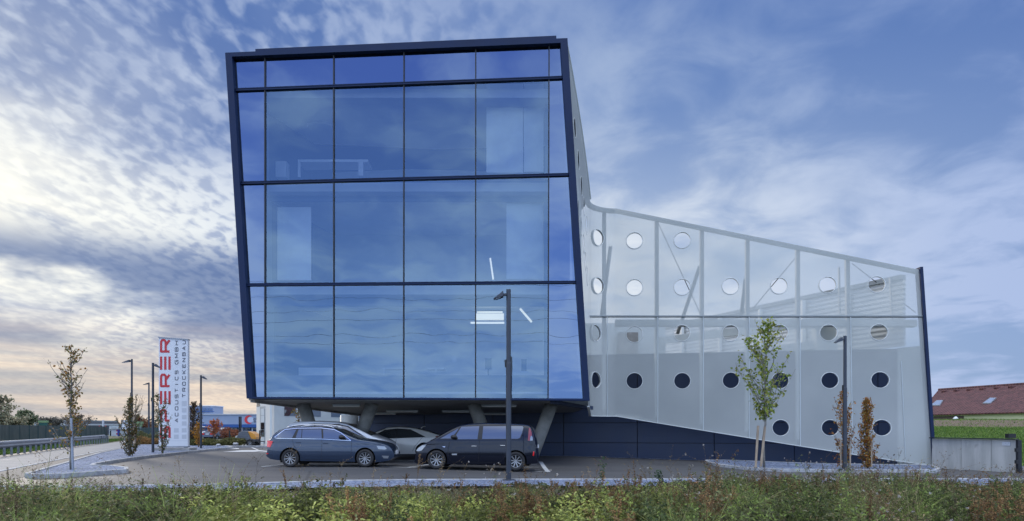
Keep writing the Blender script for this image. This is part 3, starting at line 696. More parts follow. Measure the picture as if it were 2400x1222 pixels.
# ================================================================ cars
def interp(pl, x):
    if x <= pl[0][0]: return pl[0][1]
    for (x0, y0), (x1, y1) in zip(pl[:-1], pl[1:]):
        if x <= x1: return y0+(y1-y0)*(x-x0)/(x1-x0) if x1 > x0 else y1
    return pl[-1][1]
def smooth_pl(pl, n=90):
    """monotone resampling with light smoothing of a profile"""
    x0, x1 = pl[0][0], pl[-1][0]; xs_ = rng(x0, x1, n); ys_ = [interp(pl, x) for x in xs_]
    for _ in range(2): ys_ = [ys_[0]]+[.25*ys_[i-1]+.5*ys_[i]+.25*ys_[i+1] for i in range(1, n)]+[ys_[-1]]
    return list(zip(xs_, ys_))
def car_paint(name, col, flake=.25, rough=.28):
    m_ = mat(name, col, rough, flake, 0, coat=.9); return m_
M['car_glass'] = mat('car_window', (.020, .028, .036), .04, .0, spec=.9, coat=1)
M['car_glass'].node_tree.nodes['Principled BSDF'].inputs['Coat IOR'].default_value = 2.2
def wheel(parent, x, y, r, rr, spokes, side, rim_w=.2):
    wh = bpy.data.objects.new('wheel', None); C.objects.link(wh); wh.parent = parent; wh.location = (x, y, r); wh.empty_display_size = .1
    n = 40; prof = [(-.10, rr-.015), (-.10, r-.035), (-.085, r-.01), (-.04, r), (.04, r), (.085, r-.01), (.10, r-.035), (.10, rr-.015)]
    mb = MB(); vs = [(q*math.cos(t), p*side, q*math.sin(t)) for p, q in prof for t in rng(0, 2*math.pi, n)[:-1]]
    k_ = len(prof); mb.add(vs, [(i*n+j, i*n+(j+1) % n, ((i+1) % k_)*n+(j+1) % n, ((i+1) % k_)*n+j) for i in range(k_) for j in range(n)])
    mb.build('tyre', M['rubber'], wh, True)
    mb = MB(); yo = -.088*side     # outer face towards -y*side
    vs = []
    for p, q in ((yo, rr), (yo-.008*side, rr-.004), (yo-.006*side, rr-.022), (yo+.03*side, rr-.03), (yo+.14*side, rr-.03), (yo+.14*side, rr)):
        vs += [(q*math.cos(t), p, q*math.sin(t)) for t in rng(0, 2*math.pi, n)[:-1]]
    mb.add(vs, [(i*n+j, i*n+(j+1) % n, ((i+1) % 6)*n+(j+1) % n, ((i+1) % 6)*n+j) for i in range(6) for j in range(n)])
    for i in range(spokes):
        t = 2*math.pi*(i+.25)/spokes; ct, st_ = math.cos(t), math.sin(t); wd = (.013 if spokes == 10 else .017) if spokes > 7 else .024
        def q(r_, w2, yy): return Vector((ct*r_-st_*w2, yy, st_*r_+ct*w2))
        a = [q(.035, -wd*.8, yo+.02*side), q(rr-.02, -wd, yo-.002*side), q(rr-.02, wd, yo-.002*side), q(.035, wd*.8, yo+.02*side)]
        mb.hexa(a, [v+Vector((0, .03*side, 0)) for v in a])
    mb.tube([(0, yo+.0*side, 0), (0, yo+.05*side, 0)], [.032, .04], 16)
    mb.build('rim', M['rim'], wh, False)
    mb = MB(); mb.tube([(0, yo+.05*side, 0), (0, yo+.07*side, 0)], rr-.03, 24); mb.tube([(0, yo+.03*side, 0), (0, yo+.05*side, 0)], rr*.62, 24)
    mb.build('brake_disc', M['under'], wh)
    return wh
def make_car(name, label, cat, spec, loc, yaw, paint, group=None):
    root = thing(name, label, cat, loc, yaw, group)
    top = smooth_pl(spec['top']); W = spec['W']; zb0 = spec.get('zbot', .2); belt = spec['belt']; tum = spec.get('tum', .34)
    x0, x1 = top[0][0], top[-1][0]; bot = spec['bot']
    tt = lambda x: interp(top, x); bb = lambda x: interp(bot, x)
    bl = lambda x: interp(belt, x)
    def plan_w(x):
        a = clampf((x-x0)/.55, 0, 1); c = clampf((x1-x)/.85, 0, 1)
        return W*(1-.16*(1-a)**2.4)*(1-.24*(1-c)**2.2)
    def hw(x, z):
        b_ = bl(x); h = (z-.5)/max(.1, b_-.5) if z > .5 else (z-.5)/.35
        if z <= .5: f = 1-.055*h*h
        elif z <= b_: f = 1-.035*h*h-.012*math.exp(-((h-.62)/.07)**2)
        else: f = .965-(z-b_)*tum-(z-b_)**2*.10
        return plan_w(x)*f
    edge_h = spec.get('edge', .07)
    def ze(x): return max(bb(x)+.03, tt(x)-edge_h*(1 if tt(x) > bl(x)+.1 else 1.1))
    ws, we = spec['screen']; rs, re_ = spec.get('rear_screen', (9, 9))
    xs_ = sorted(set([round(v, 4) for v in rng(x0, x1, 92)]+[ws, we]+([rs, re_] if rs < 8 else [])))
    NL, NR = 16, 8
    def section(x):
        pts = [(0., bb(x)), (hw(x, bb(x))*.9, bb(x))]; zl, zt_ = bb(x), ze(x)
        pts += [(hw(x, zl+(zt_-zl)*i/NL), zl+(zt_-zl)*i/NL) for i in range(NL+1)]
        he = hw(x, zt_); H = tt(x)-zt_
        for i in range(1, NR+1):
            t = math.pi/2*i/NR; pts.append((he*(math.cos(t)**.75 if i < NR else 0), zt_+H*math.sin(t)**1.0))
        return pts
    secs = [section(x) for x in xs_]; k_ = len(secs[0]); vs = []; fs = []; mi = []
    full = []
    for s_ in secs: full.append([(y, z) for y, z in s_]+[(-y, z) for y, z in s_[-2:0:-1]])
    kk = len(full[0])
    for x, s_ in zip(xs_, full): vs += [(x, y, z) for y, z in s_]
    glass_f = []
    for i in range(len(xs_)-1):
        xm = (xs_[i]+xs_[i+1])/2
        for j in range(kk):
            j2 = (j+1) % kk; ymid = (abs(full[i][j][0])+abs(full[i][j2][0]))/2; zmid = (full[i][j][1]+full[i][j2][1])/2
            is_top = zmid > ze(xm)+.002
            gl = is_top and (ws < xm < we or rs < xm < re_) and ymid < hw(xm, ze(xm))*.93
            fs.append((i*kk+j, i*kk+j2, (i+1)*kk+j2, (i+1)*kk+j)); mi.append(1 if gl else 0)
    fs += [tuple(range(kk))[::-1], tuple(range((len(xs_)-1)*kk, len(xs_)*kk))]; mi += [0, 0]
    me = bpy.data.meshes.new('body'); me.from_pydata(vs, [], fs); me.materials.append(paint); me.materials.append(M['under'])
    b = bmesh.new(); b.from_mesh(me); b.faces.ensure_lookup_table()
    gv = [[tuple(v.co) for v in b.faces[i].verts] for i, q in enumerate(mi) if q]
    bmesh.ops.recalc_face_normals(b, faces=b.faces); b.to_mesh(me); b.free()
    body = bpy.data.objects.new('body', me); C.objects.link(body); body.parent = root
    wr = spec['wr']
    cut = MB(); cuts = []
    for wx in spec['wheels']:
        for sd_ in (-1, 1):
            cut = MB(); cut.tube([(wx, sd_*(W-.30), wr+.005), (wx, sd_*(W+.3), wr+.005)], wr+.055, 40); cuts.append(cut.build('cutter', M['under'], root))
    for c_ in cuts:
        md = body.modifiers.new('arch', 'BOOLEAN'); md.operation = 'DIFFERENCE'; md.object = c_; md.solver = 'EXACT'; md.material_mode = 'TRANSFER'
    bpy.context.view_layer.update(); dg = bpy.context.evaluated_depsgraph_get(); nm_ = bpy.data.meshes.new_from_object(body.evaluated_get(dg))
    body.modifiers.clear(); body.data = nm_
    for c_ in cuts: bpy.data.objects.remove(c_)
    b = bmesh.new(); b.from_mesh(nm_)
    for f_ in b.faces: f_.smooth = True
    for e_ in b.edges:
        if len(e_.link_faces) == 2 and (e_.link_faces[0].normal.angle(e_.link_faces[1].normal, 0) > R(38)): e_.smooth = False
    b.to_mesh(nm_); b.free()
    # windscreens lie on the body
    for lo, hi, nme in ((ws, we, 'windscreen'), (rs, re_, 'rear_window')):
        mb = MB()
        for q in gv:
            if lo-.01 <= min(v[0] for v in q) and max(v[0] for v in q) <= hi+.01: mb.add([Vector(v)+Vector((.006 if lo > 0 else -.006, 0, .010)) for v in q], [(0, 1, 2, 3)])
        if mb.v: mb.build(nme, M['car_glass'], root, True)
    def overlay(name_, poly, m_, off=.004, sides=(1, -1), step=.07, parent=None, thick=0):
        for sd_ in sides:
            bm_ = bmesh.new(); bm_.faces.new([bm_.verts.new((p[0], 0, p[1])) for p in poly])
            for ax in (0, 2):
                lo_, hi_ = min(p[0 if ax == 0 else 1] for p in poly), max(p[0 if ax == 0 else 1] for p in poly); t = lo_+step
                while t < hi_:
                    co = [0, 0, 0]; co[ax] = t; no = [0, 0, 0]; no[ax] = 1; bmesh.ops.bisect_plane(bm_, geom=bm_.verts[:]+bm_.edges[:]+bm_.faces[:], plane_co=co, plane_no=no); t += step
            for v in bm_.verts: v.co.y = sd_*(hw(v.co.x, v.co.z)+off)
            bmesh.ops.recalc_face_normals(bm_, faces=bm_.faces)
            if sum(f_.normal.y for f_ in bm_.faces)*sd_ < 0: bmesh.ops.reverse_faces(bm_, faces=bm_.faces)
            me_ = bpy.data.meshes.new(name_); bm_.to_mesh(me_); bm_.free(); link(name_, me_, m_, parent or root, True)
    def stripe(name_, pl, wd, m_, off=.006, sides=(1, -1)):
        for sd_ in sides:
            q = dens(pl, .08); mb = MB(); vs_ = []
            for i, p in enumerate(q):
                a = q[max(i-1, 0)]; c_ = q[min(i+1, len(q)-1)]; d = (c_-a).normalized(); nn = Vector((-d.y, d.x))*wd/2
                for s2 in (-1, 1): x_, z_ = p.x+nn.x*s2, p.y+nn.y*s2; vs_.append((x_, sd_*(hw(x_, z_)+off), z_))
            mb.add(vs_, [(2*i, 2*i+1, 2*i+3, 2*i+2) for i in range(len(q)-1)]); mb.build(name_, m_, root, True)
    for nme, poly, mk, off in spec.get('overlays', []): overlay(nme, poly, M[mk] if isinstance(mk, str) else mk, off)
    for nme, pl, wd, mk, off in spec.get('stripes', []): stripe(nme, pl, wd, M[mk], off)
    for x, z in spec.get('handles', []):
        for sd_ in (1, -1):
            mb = MB(); y = sd_*(hw(x, z)+.018); mb.beam((x-.09, y, z), (x+.09, y, z+.004), .022, .026); mb.build('door_handle', M[spec.get('handle_mat', 'black')], root, False, .008)
    if 'mirror' in spec:
        mx_, mz = spec['mirror']
        for sd_ in (1, -1):
            mb = MB(); y = hw(mx_, mz); ring = []
            for i, (sx_, sc) in enumerate(((-.10, .5), (-.07, .92), (0, 1.), (.06, .85), (.11, .4))):
                ring += [(mx_+sx_, sd_*(y+.10+.10*sc*math.cos(t)), mz+.03+.075*sc*math.sin(t)) for t in rng(0, 2*math.pi, 12)[:-1]]
            mb.add(ring, [(i*12+j, i*12+(j+1) % 12, i*12+12+(j+1) % 12, i*12+12+j) for i in range(4) for j in range(12)]+[tuple(range(12)), tuple(range(48, 60))])
            mb.beam((mx_+.02, sd_*(y-.02), mz-.03), (mx_, sd_*(y+.08), mz-.01), .06, .04)
            mb.build('side_mirror', M['black'], root, True)
    if 'rails' in spec:
        for sd_ in (1, -1):
            mb = MB(); pts = [(x, sd_*(hw(x, ze(x))*.90), tt(x)+h) for x, h in spec['rails']]; mb.tube(pts, .013, 8); mb.build('roof_rail', M[spec.get('rail_mat', 'chrome')], root, True)
    for sd_ in (1, -1):
        for wx in spec['wheels']: wheel(root, wx, sd_*(W-.105), wr, spec['rr'], spec['spokes'], -sd_)
    mb = MB(); mb.box(spec['wheels'][0]-.45, spec['wheels'][1]+.45, -W+.34, W-.34, .16, .42); mb.build('chassis', M['under'], root)
    for e_, (nx_, nz, ww, hh) in (('number_plate', spec.get('plate_f', (None, 0, 0, 0))), ('number_plate', spec.get('plate_r', (None, 0, 0, 0)))):
        if nx_ is not None: mb = MB(); mb.box(nx_-.012, nx_+.012, -ww/2, ww/2, nz-hh/2, nz+hh/2); mb.build(e_, M['sign_white'], root)
    root['hwf'] = 0; del root['hwf']
    return root, hw, tt
def prof(pts, cx, s_, gy_): return [((x-cx)/s_, (gy_-y)/s_) for x, y in pts]
# --- blue estate, front to the right
cvt = lambda pts: prof(pts, 1127, 471, 880)
wag = dict(W=.905, wr=.315, rr=.222, spokes=10, wheels=(-1.34, 1.34), zbot=.2,
  top=cvt([(78, 690), (82, 590), (96, 500), (112, 425), (150, 385), (215, 320), (285, 262), (330, 240), (450, 226), (600, 214), (800, 206), (1000, 208), (1150, 222), (1260, 250), (1380, 300), (1500, 350), (1620, 396), (1700, 412), (1850, 432), (1980, 455), (2080, 482), (2160, 515), (2215, 565), (2236, 630), (2236, 700)]),
  bot=cvt([(78, 700), (150, 745), (330, 770), (700, 775), (1600, 790), (1950, 800), (2150, 775), (2236, 720)]),
  belt=cvt([(0, 400), (540, 402), (1030, 416), (1520, 440), (2300, 450)]), screen=(.29, 1.19), rear_screen=(-2.08, -1.78), mirror=((1375-1127)/471, (880-400)/471),
  overlays=[('side_window', cvt([(248, 385), (330, 320), (400, 275), (590, 262), (530, 400), (290, 400)]), 'car_glass', .006),
    ('side_window', cvt([(628, 262), (680, 260), (684, 400), (590, 398)]), 'car_glass', .006),
    ('side_window', cvt([(692, 260), (1010, 258), (1030, 408), (696, 402)]), 'car_glass', .006),
    ('side_window', cvt([(1040, 260), (1200, 262), (1290, 300), (1400, 362), (1480, 430), (1060, 412)]), 'car_glass', .006),
    ('window_surround', cvt([(232, 385), (395, 258), (600, 238), (1000, 233), (1225, 258), (1350, 316), (1520, 442), (1030, 418), (290, 408)]), 'black', .002),
    ('tail_light', cvt([(98, 440), (208, 452), (160, 552), (92, 545)]), 'red_light', .012),
    ('headlight', cvt([(1955, 530), (2090, 540), (2120, 580), (2090, 592), (1985, 582)]), 'clear_light', .010),
    ('fog_lamp', cvt([(2040, 690), (2155, 696), (2140, 738), (2070, 735)]), 'clear_light', .012),
    ('reflector', cvt([(78, 648), (124, 650), (124, 664), (80, 664)]), 'red_light', .012)],
  stripes=[('window_trim', cvt([(232, 388), (395, 262), (600, 240), (1000, 235), (1225, 260), (1350, 318), (1520, 442)]), .022, 'chrome', .010),
    ('window_trim', cvt([(240, 398), (290, 406), (1030, 417), (1520, 444)]), .014, 'chrome', .010),
    ('door_gap', cvt([(1032, 420), (1034, 760)]), .010, 'under', .003), ('door_gap', cvt([(530, 405), (560, 520), (650, 640), (720, 740)]), .010, 'under', .003),
    ('door_gap', cvt([(1532, 450), (1530, 600), (1520, 750)]), .010, 'under', .003), ('door_gap', cvt([(740, 752), (1500, 762)]), .008, 'under', .003), ('door_strip', cvt([(725, 683), (1510, 700)]), .03, 'wag_hi', .010)],
  handles=[((635-1127)/471, (880-475)/471), ((1095-1127)/471, (880-487)/471)], handle_mat='wag', rails=[((430-1127)/471, .0), ((520-1127)/471, .045), ((700-1127)/471, .06), ((1000-1127)/471, .055), ((1150-1127)/471, .03), ((1220-1127)/471, .0)],
  plate_f=(2.36, .50, .5, .12), plate_r=(-2.23, .75, .5, .12))
M['wag'] = car_paint('estate_blue_paint', (.017, .034, .070), .3, .24); M['wag_hi'] = M['wag']
WAG = make_car('parked_car', 'dark blue estate car with silver rims parked nearest on the left', 'car', wag, (0, 0, 0), 0, M['wag'], 'cars parked under the office')[0]
WAG.location = (P(782, 0, 25.35).x, 25.35, g(-6.5, 25)+.0); WAG.rotation_euler.z = R(.5); WAG.scale.z = 1.03
# --- black people carrier, front to the left
cv2 = lambda pts: prof([(2294-x, y-(x-1147)*.023) for x, y in pts], 1147, 483, 968)
def cv2(pts): return [((1147-x)/483, (981+(x-1147)*.0229-y)/483) for x, y in pts]
T2 = [(62, 830), (64, 740), (78, 655), (110, 600), (180, 550), (280, 497), (400, 440), (520, 375), (650, 300), (780, 235), (880, 203), (1000, 187), (1300, 174), (1700, 186), (1900, 198), (2035, 216), (2085, 250), (2125, 340), (2150, 450), (2165, 600), (2180, 740), (2192, 860)]
van = dict(W=.925, wr=.335, rr=.232, spokes=9, wheels=(-1.405, 1.405), top=cv2(T2[::-1]), bot=cv2([(62, 850), (120, 880), (300, 880), (660, 880), (1590, 890), (2000, 885), (2150, 875), (2192, 865)][::-1]),
  belt=cv2([(0, 480), (520, 462), (1200, 460), (1740, 458), (2200, 480)][::-1]), screen=(.78, 1.66), rear_screen=(-2.06, -1.97), mirror=((1147-770)/483, (981-440)/483), tum=.30,
  overlays=[('side_window', cv2([(530, 443), (700, 345), (835, 268), (800, 330), (712, 443)]), 'car_glass', .006), ('side_window', cv2([(880, 243), (1188, 236), (1168, 458), (822, 458), (790, 400)]), 'car_glass', .006),
    ('side_window', cv2([(1256, 238), (1708, 240), (1712, 455), (1248, 456)]), 'car_glass', .006), ('side_window', cv2([(1730, 238), (1925, 240), (1945, 262), (1925, 350), (1890, 440), (1850, 455), (1738, 453)]), 'car_glass', .006),
    ('window_surround', cv2([(500, 458), (690, 338), (850, 250), (900, 228), (1200, 222), (1720, 224), (1935, 228), (1958, 262), (1905, 448), (1850, 466), (1200, 466)]), 'black', .002),
    ('tail_light', cv2([(2038, 268), (2062, 285), (2085, 350), (2092, 400), (2065, 415), (2058, 490), (2026, 486)]), 'red_light_dark', .012), ('indicator_lens', cv2([(2092, 405), (2106, 440), (2106, 486), (2062, 490), (2068, 418)]), 'clear_light', .012),
    ('headlight', cv2([(98, 655), (130, 610), (215, 553), (300, 532), (262, 580), (205, 645), (150, 660)]), 'clear_light', .012), ('reflector', cv2([(2118, 672), (2138, 672), (2132, 745), (2112, 745)]), 'red_light', .012),
    ('side_badge', cv2([(565, 576), (620, 580), (612, 592), (590, 588)]), 'chrome', .010), ('side_badge', cv2([(730, 702), (826, 700), (822, 726), (745, 726)]), 'rim', .012)],
  stripes=[('door_gap', cv2([(1200, 470), (1198, 700), (1196, 850)]), .012, 'under', .003), ('door_gap', cv2([(700, 490), (670, 600), (668, 740), (720, 845), (1190, 852)]), .012, 'under', .003), ('door_gap', cv2([(1722, 460), (1700, 600), (1620, 780), (1560, 850), (1200, 855)]), .012, 'under', .003),
    ('door_strip', cv2([(700, 692), (1190, 696)]), .03, 'van_p', .010), ('door_strip', cv2([(1204, 696), (1600, 700)]), .03, 'van_p', .010)],
  handles=[((1147-1115)/483, (981-577)/483), ((1147-1600)/483, (991-568)/483)], handle_mat='chrome', plate_f=(2.245, .5, .5, .12), plate_r=(-2.145, .85, .5, .12))
M['van_p'] = car_paint('carrier_black_paint', (.004, .0055, .011), .0, .14); M['van_p'].node_tree.nodes['Principled BSDF'].inputs['Coat Tint'].default_value = (.5, .62, 1, 1); M['van_p'].node_tree.nodes['Principled BSDF'].inputs['Coat Weight'].default_value = .45; M['van_p'].node_tree.nodes['Principled BSDF'].inputs['Specular IOR Level'].default_value = .3
VAN = make_car('parked_car', 'black people carrier parked nearest, beside the lamp post', 'car', van, (0, 0, 0), 0, M['van_p'], 'cars parked under the office')[0]
def place(o, px, D, yaw, dz=0.): v = P(px, 0, D); o.location = (v.x, D, g(v.x, D)+dz); o.rotation_euler.z = yaw
place(VAN, 1123, 24.9, R(180-5)); VAN.rotation_euler.y = R(-.9); VAN.location.z = -.02
# --- silver people carrier behind the estate
sil = dict(W=.91, wr=.32, rr=.225, spokes=7, wheels=(-1.40, 1.40), top=[(-2.28, .4), (-2.27, .8), (-2.2, 1.1), (-2.05, 1.45), (-1.9, 1.60), (-1.5, 1.66), (-.8, 1.68), (0, 1.64), (.5, 1.54), (1.0, 1.32), (1.5, 1.08), (1.9, .95), (2.15, .82), (2.28, .62), (2.3, .4)],
  bot=[(-2.28, .35), (-1.9, .25), (1.9, .25), (2.3, .35)], belt=[(-2.3, 1.02), (0, .98), (1.3, .92), (2.3, .9)], screen=(.45, 1.45), rear_screen=(-2.16, -1.98), mirror=(1.0, 1.0),
  overlays=[('side_window', [(-1.95, 1.08), (-1.85, 1.42), (-.9, 1.52), (-.9, 1.03)], 'car_glass', .006), ('side_window', [(-.85, 1.03), (-.85, 1.52), (0, 1.51), (0, 1.0)], 'car_glass', .006), ('side_window', [(.06, 1.0), (.06, 1.50), (.45, 1.42), (1.15, 1.02)], 'car_glass', .006),
    ('window_surround', [(-2.02, 1.05), (-1.9, 1.46), (-.9, 1.56), (.1, 1.54), (.5, 1.45), (1.3, .97)], 'black', .002), ('tail_light', [(-2.2, .9), (-2.05, .9), (-2.0, 1.35), (-2.08, 1.35)], 'red_light_dark', .012), ('headlight', [(1.85, .72), (2.15, .68), (2.12, .8), (1.8, .86)], 'clear_light', .01)],
  stripes=[('door_gap', [(.03, .98), (.03, .35)], .01, 'under', .003)], handles=[(-.6, .9), (.35, .88)], handle_mat='silver')
M['silver'] = car_paint('silver_paint', (.74, .76, .78), .05, .3)
SIL = make_car('parked_car', 'silver people carrier half hidden behind the dark blue estate', 'car', sil, (0, 0, 0), 0, M['silver'], 'cars parked under the office')[0]
place(SIL, 800, 28.3, R(-2), .03)
# --- white fastback behind the black car, front to the left
fas = dict(W=.93, wr=.34, rr=.25, spokes=5, wheels=(-1.42, 1.42), top=[(-2.4, .42), (-2.38, .8), (-2.3, 1.02), (-2.1, 1.10), (-1.6, 1.27), (-1.0, 1.41), (-.3, 1.47), (.25, 1.43), (.8, 1.22), (1.3, .98), (1.8, .86), (2.2, .72), (2.38, .55), (2.4, .35)],
  bot=[(-2.4, .32), (-1.9, .22), (1.9, .22), (2.4, .3)], belt=[(-2.4, .98), (-1, .96), (1, .88), (2.4, .8)], screen=(.35, 1.22), rear_screen=(-2.05, -1.1), mirror=(.85, .93),
  overlays=[('side_window', [(-1.35, 1.0), (-.75, 1.29), (-.2, 1.33), (-.2, .94)], 'car_glass', .006), ('side_window', [(-.15, .94), (-.15, 1.33), (.3, 1.27), (1.0, .90)], 'car_glass', .006), ('window_surround', [(-1.5, .98), (-.8, 1.33), (-.2, 1.37), (.35, 1.31), (1.15, .88)], 'black', .002),
    ('tail_light', [(-2.33, .92), (-1.9, .99), (-2.0, 1.03), (-2.3, 1.0)], 'red_light_dark', .012), ('headlight', [(2.0, .62), (2.3, .58), (2.2, .68), (1.9, .74)], 'clear_light', .01)],
  stripes=[('door_gap', [(-.17, .92), (-.17, .35)], .01, 'under', .003), ('door_gap', [(-1.35, .98), (-1.0, .55), (-.9, .35)], .01, 'under', .003)], handles=[(-1.0, .86), (.1, .84)], handle_mat='white_p')
M['white_p'] = car_paint('white_paint', (.62, .63, .60), 0, .3)
FAS = make_car('parked_car', 'white fastback car in the shade behind the two front cars', 'car', fas, (0, 0, 0), 0, M['white_p'], 'cars parked under the office')[0]
place(FAS, 925, 31.5, R(183), .02)
mb = MB(); mb.tube([(-1.2, 0, 1.38), (-1.3, 0, 1.44), (-1.42, 0, 1.47)], [.05, .04, .015], 8, flat=.4); mb.build('roof_antenna', M['white_p'], FAS, True)
# --- far cars behind the hedge
sed = dict(W=.88, wr=.31, rr=.21, spokes=7, wheels=(-1.33, 1.33), top=[(-2.25, .4), (-2.22, .8), (-2.1, .98), (-1.6, 1.03), (-1.1, 1.28), (-.6, 1.42), (.1, 1.43), (.6, 1.25), (1.1, 1.0), (1.7, .9), (2.1, .75), (2.25, .5)],
  bot=[(-2.25, .33), (2.25, .33)], belt=[(-2.3, .92), (2.3, .86)], screen=(.25, 1.0), rear_screen=(-1.55, -.75),
  overlays=[('side_window', [(-1.3, .98), (-.8, 1.3), (.1, 1.32), (.85, .96)], 'car_glass', .006), ('tail_light', [(-2.2, .72), (-2.02, .72), (-2.02, .9), (-2.2, .88)], 'red_light', .012)], plate_r=(-2.235, .75, .5, .12))
M['navy_p'] = car_paint('navy_car_paint', (.02, .03, .07), .2)
SED = make_car('parked_car', 'small dark blue saloon seen from behind beyond the hedge', 'car', sed, (0, 0, 0), 0, M['navy_p'], 'cars parked beyond the hedge')[0]
for yy in (-.62, .62): mb = MB(); mb.box(-2.262, -2.225, yy-.2, yy+.2, .68, .86); mb.build('tail_light', M['red_light'], SED)
place(SED, 507, 92, R(84), -.12)
sil2 = dict(sil); SV = make_car('parked_car', 'distant silver van left of the dark blue saloon beyond the hedge', 'car', sil, (0, 0, 0), 0, M['silver'], 'cars parked beyond the hedge')[0]
place(SV, 478, 95, R(60), 0)
WC = make_car('parked_car', 'distant white car peeping out right of the dark blue saloon', 'car', fas, (0, 0, 0), 0, M['white_p'], 'cars parked beyond the hedge')[0]
place(WC, 521, 97, R(75), .0)
# ================================================================ street lamps
def street_lamp(px, pbase, ptop, Hm, label, side=-1, D=None, wide=1., box=True, label2=None, headlen=.26):
    if D is None: D = F*Hm/(pbase-ptop)
    v = P(px, pbase, D); z0 = v.z; root = thing('street_lamp', label, 'lamp post', (v.x, D, z0-.05), 0, 'dark lamp posts round the car park')
    mb = MB(); r = .070*wide
    mb.box(-.16, .16, -.16, .16, 0, .06); mb.tube([(0, 0, .02), (0, 0, Hm*.62)], r, 20); mb.tube([(0, 0, Hm*.62), (0, 0, Hm*.625)], [r, r*.86], 20); mb.tube([(0, 0, Hm*.625), (0, 0, Hm+.05)], r*.86, 20)
    o = mb.build('pole', M['lamp_metal'], root, True)
    md = o.modifiers.new('e', 'EDGE_SPLIT'); md.split_angle = R(40)
    mb = MB(); h0 = Hm-.02
    mb.beam((side*.05, 0, h0-.06), (side*.20, 0, h0-.075), .1, .06)
    s = side; L = headlen
    a = [(s*.14, -.13, h0-.13), (s*(.14+L), -.10, h0-.20), (s*(.14+L), .10, h0-.20), (s*.14, .13, h0-.13)]; b_ = [(s*.14, -.12, h0+.02), (s*(.12+L), -.09, h0-.165), (s*(.12+L), .09, h0-.165), (s*.14, .12, h0+.02)]
    mb.hexa(a, b_); hd = mb.build('lamp_head', M['lamp_metal'], root, False, .012)
    mb = MB(); mb.hexa([(s*.20, -.10, h0-.152), (s*(.08+L), -.08, h0-.203), (s*(.08+L), .08, h0-.203), (s*.20, .10, h0-.152)], [(s*.20, -.10, h0-.138), (s*(.08+L), -.08, h0-.19), (s*(.08+L), .08, h0-.19), (s*.20, .10, h0-.138)]); mb.build('lamp_lens', M['clear_light'], hd)
    if box: mb = MB(); mb.box(-r-.03, -r+.02, -.03, .03, Hm*.60, Hm*.64); mb.build('sensor', M['black'], root)
    return root
street_lamp(1192, 1124, 679, 5.05, 'tall dark lamp post standing before the black people carrier', -1)
street_lamp(1980.5, 1100, 783, 5.0, 'dark lamp post between the orange columnar trees', -1, D=25.6)
street_lamp(358.5, 1071, 851, 5.05, 'dark lamp post just left of the lettered sign tower', 1)
street_lamp(471, 1057, 880, 4.9, 'dark lamp post right of the lettered sign tower', 1)
street_lamp(309, 1056, 842, 6.6, 'tall thin lamp post behind the left hornbeam, arm to the left', -1, wide=1.1, headlen=.55)
street_lamp(349, 1030, 897, 6.6, 'distant thin lamp post seen left of the sign tower', -1, wide=1.4, headlen=.55)
# ================================================================ lettered tower
SD = 40.
sg = thing('sign_tower', 'tall white sign tower with red and grey upright lettering', 'sign', (P(406, 0, SD).x, SD, .05))
def SP(px, py, dy=0.): v = P(px, py, SD); v.y += dy; return v
mb = MB(); q = [SP(372, 1046), SP(440.2, 1046), SP(440.2, 796.5), SP(372, 791.5)]; mb.hexa(q, [v+Vector((0, .22, 0)) for v in q]); child(mb.build('panel', M['sign_white'], None, False, .008), sg)
mb = MB(); mb.beam(SP(371, 790.8, .1), SP(441, 796, .1), .30, .05); mb.beam(SP(371, 1047, .1), SP(441, 1047, .1), .30, .06); child(mb.build('trim', M['galv'], None), sg)
mb = MB(); mb.box(SP(372, 0).x, SP(440, 0).x, SD-.004, SD+.01, SP(0, 1034).z, SP(0, 1033.2).z); child(mb.build('seam', M['sign_grey'], None), sg)
for x in (376, 434): mb = MB(); v = SP(x, 1046); mb.beam((v.x, SD+.1, v.z), (v.x+(.06 if x < 400 else -.06), SD+.1, .05), .12, .16); child(mb.build('foot', M['galv'], None), sg)
mb = MB(); mb.box(SP(366, 0).x, SP(452, 0).x, SD-.45, SD+.55, -.1, .30); child(mb.build('base_slab', M['concrete'], None, False, .01), sg)
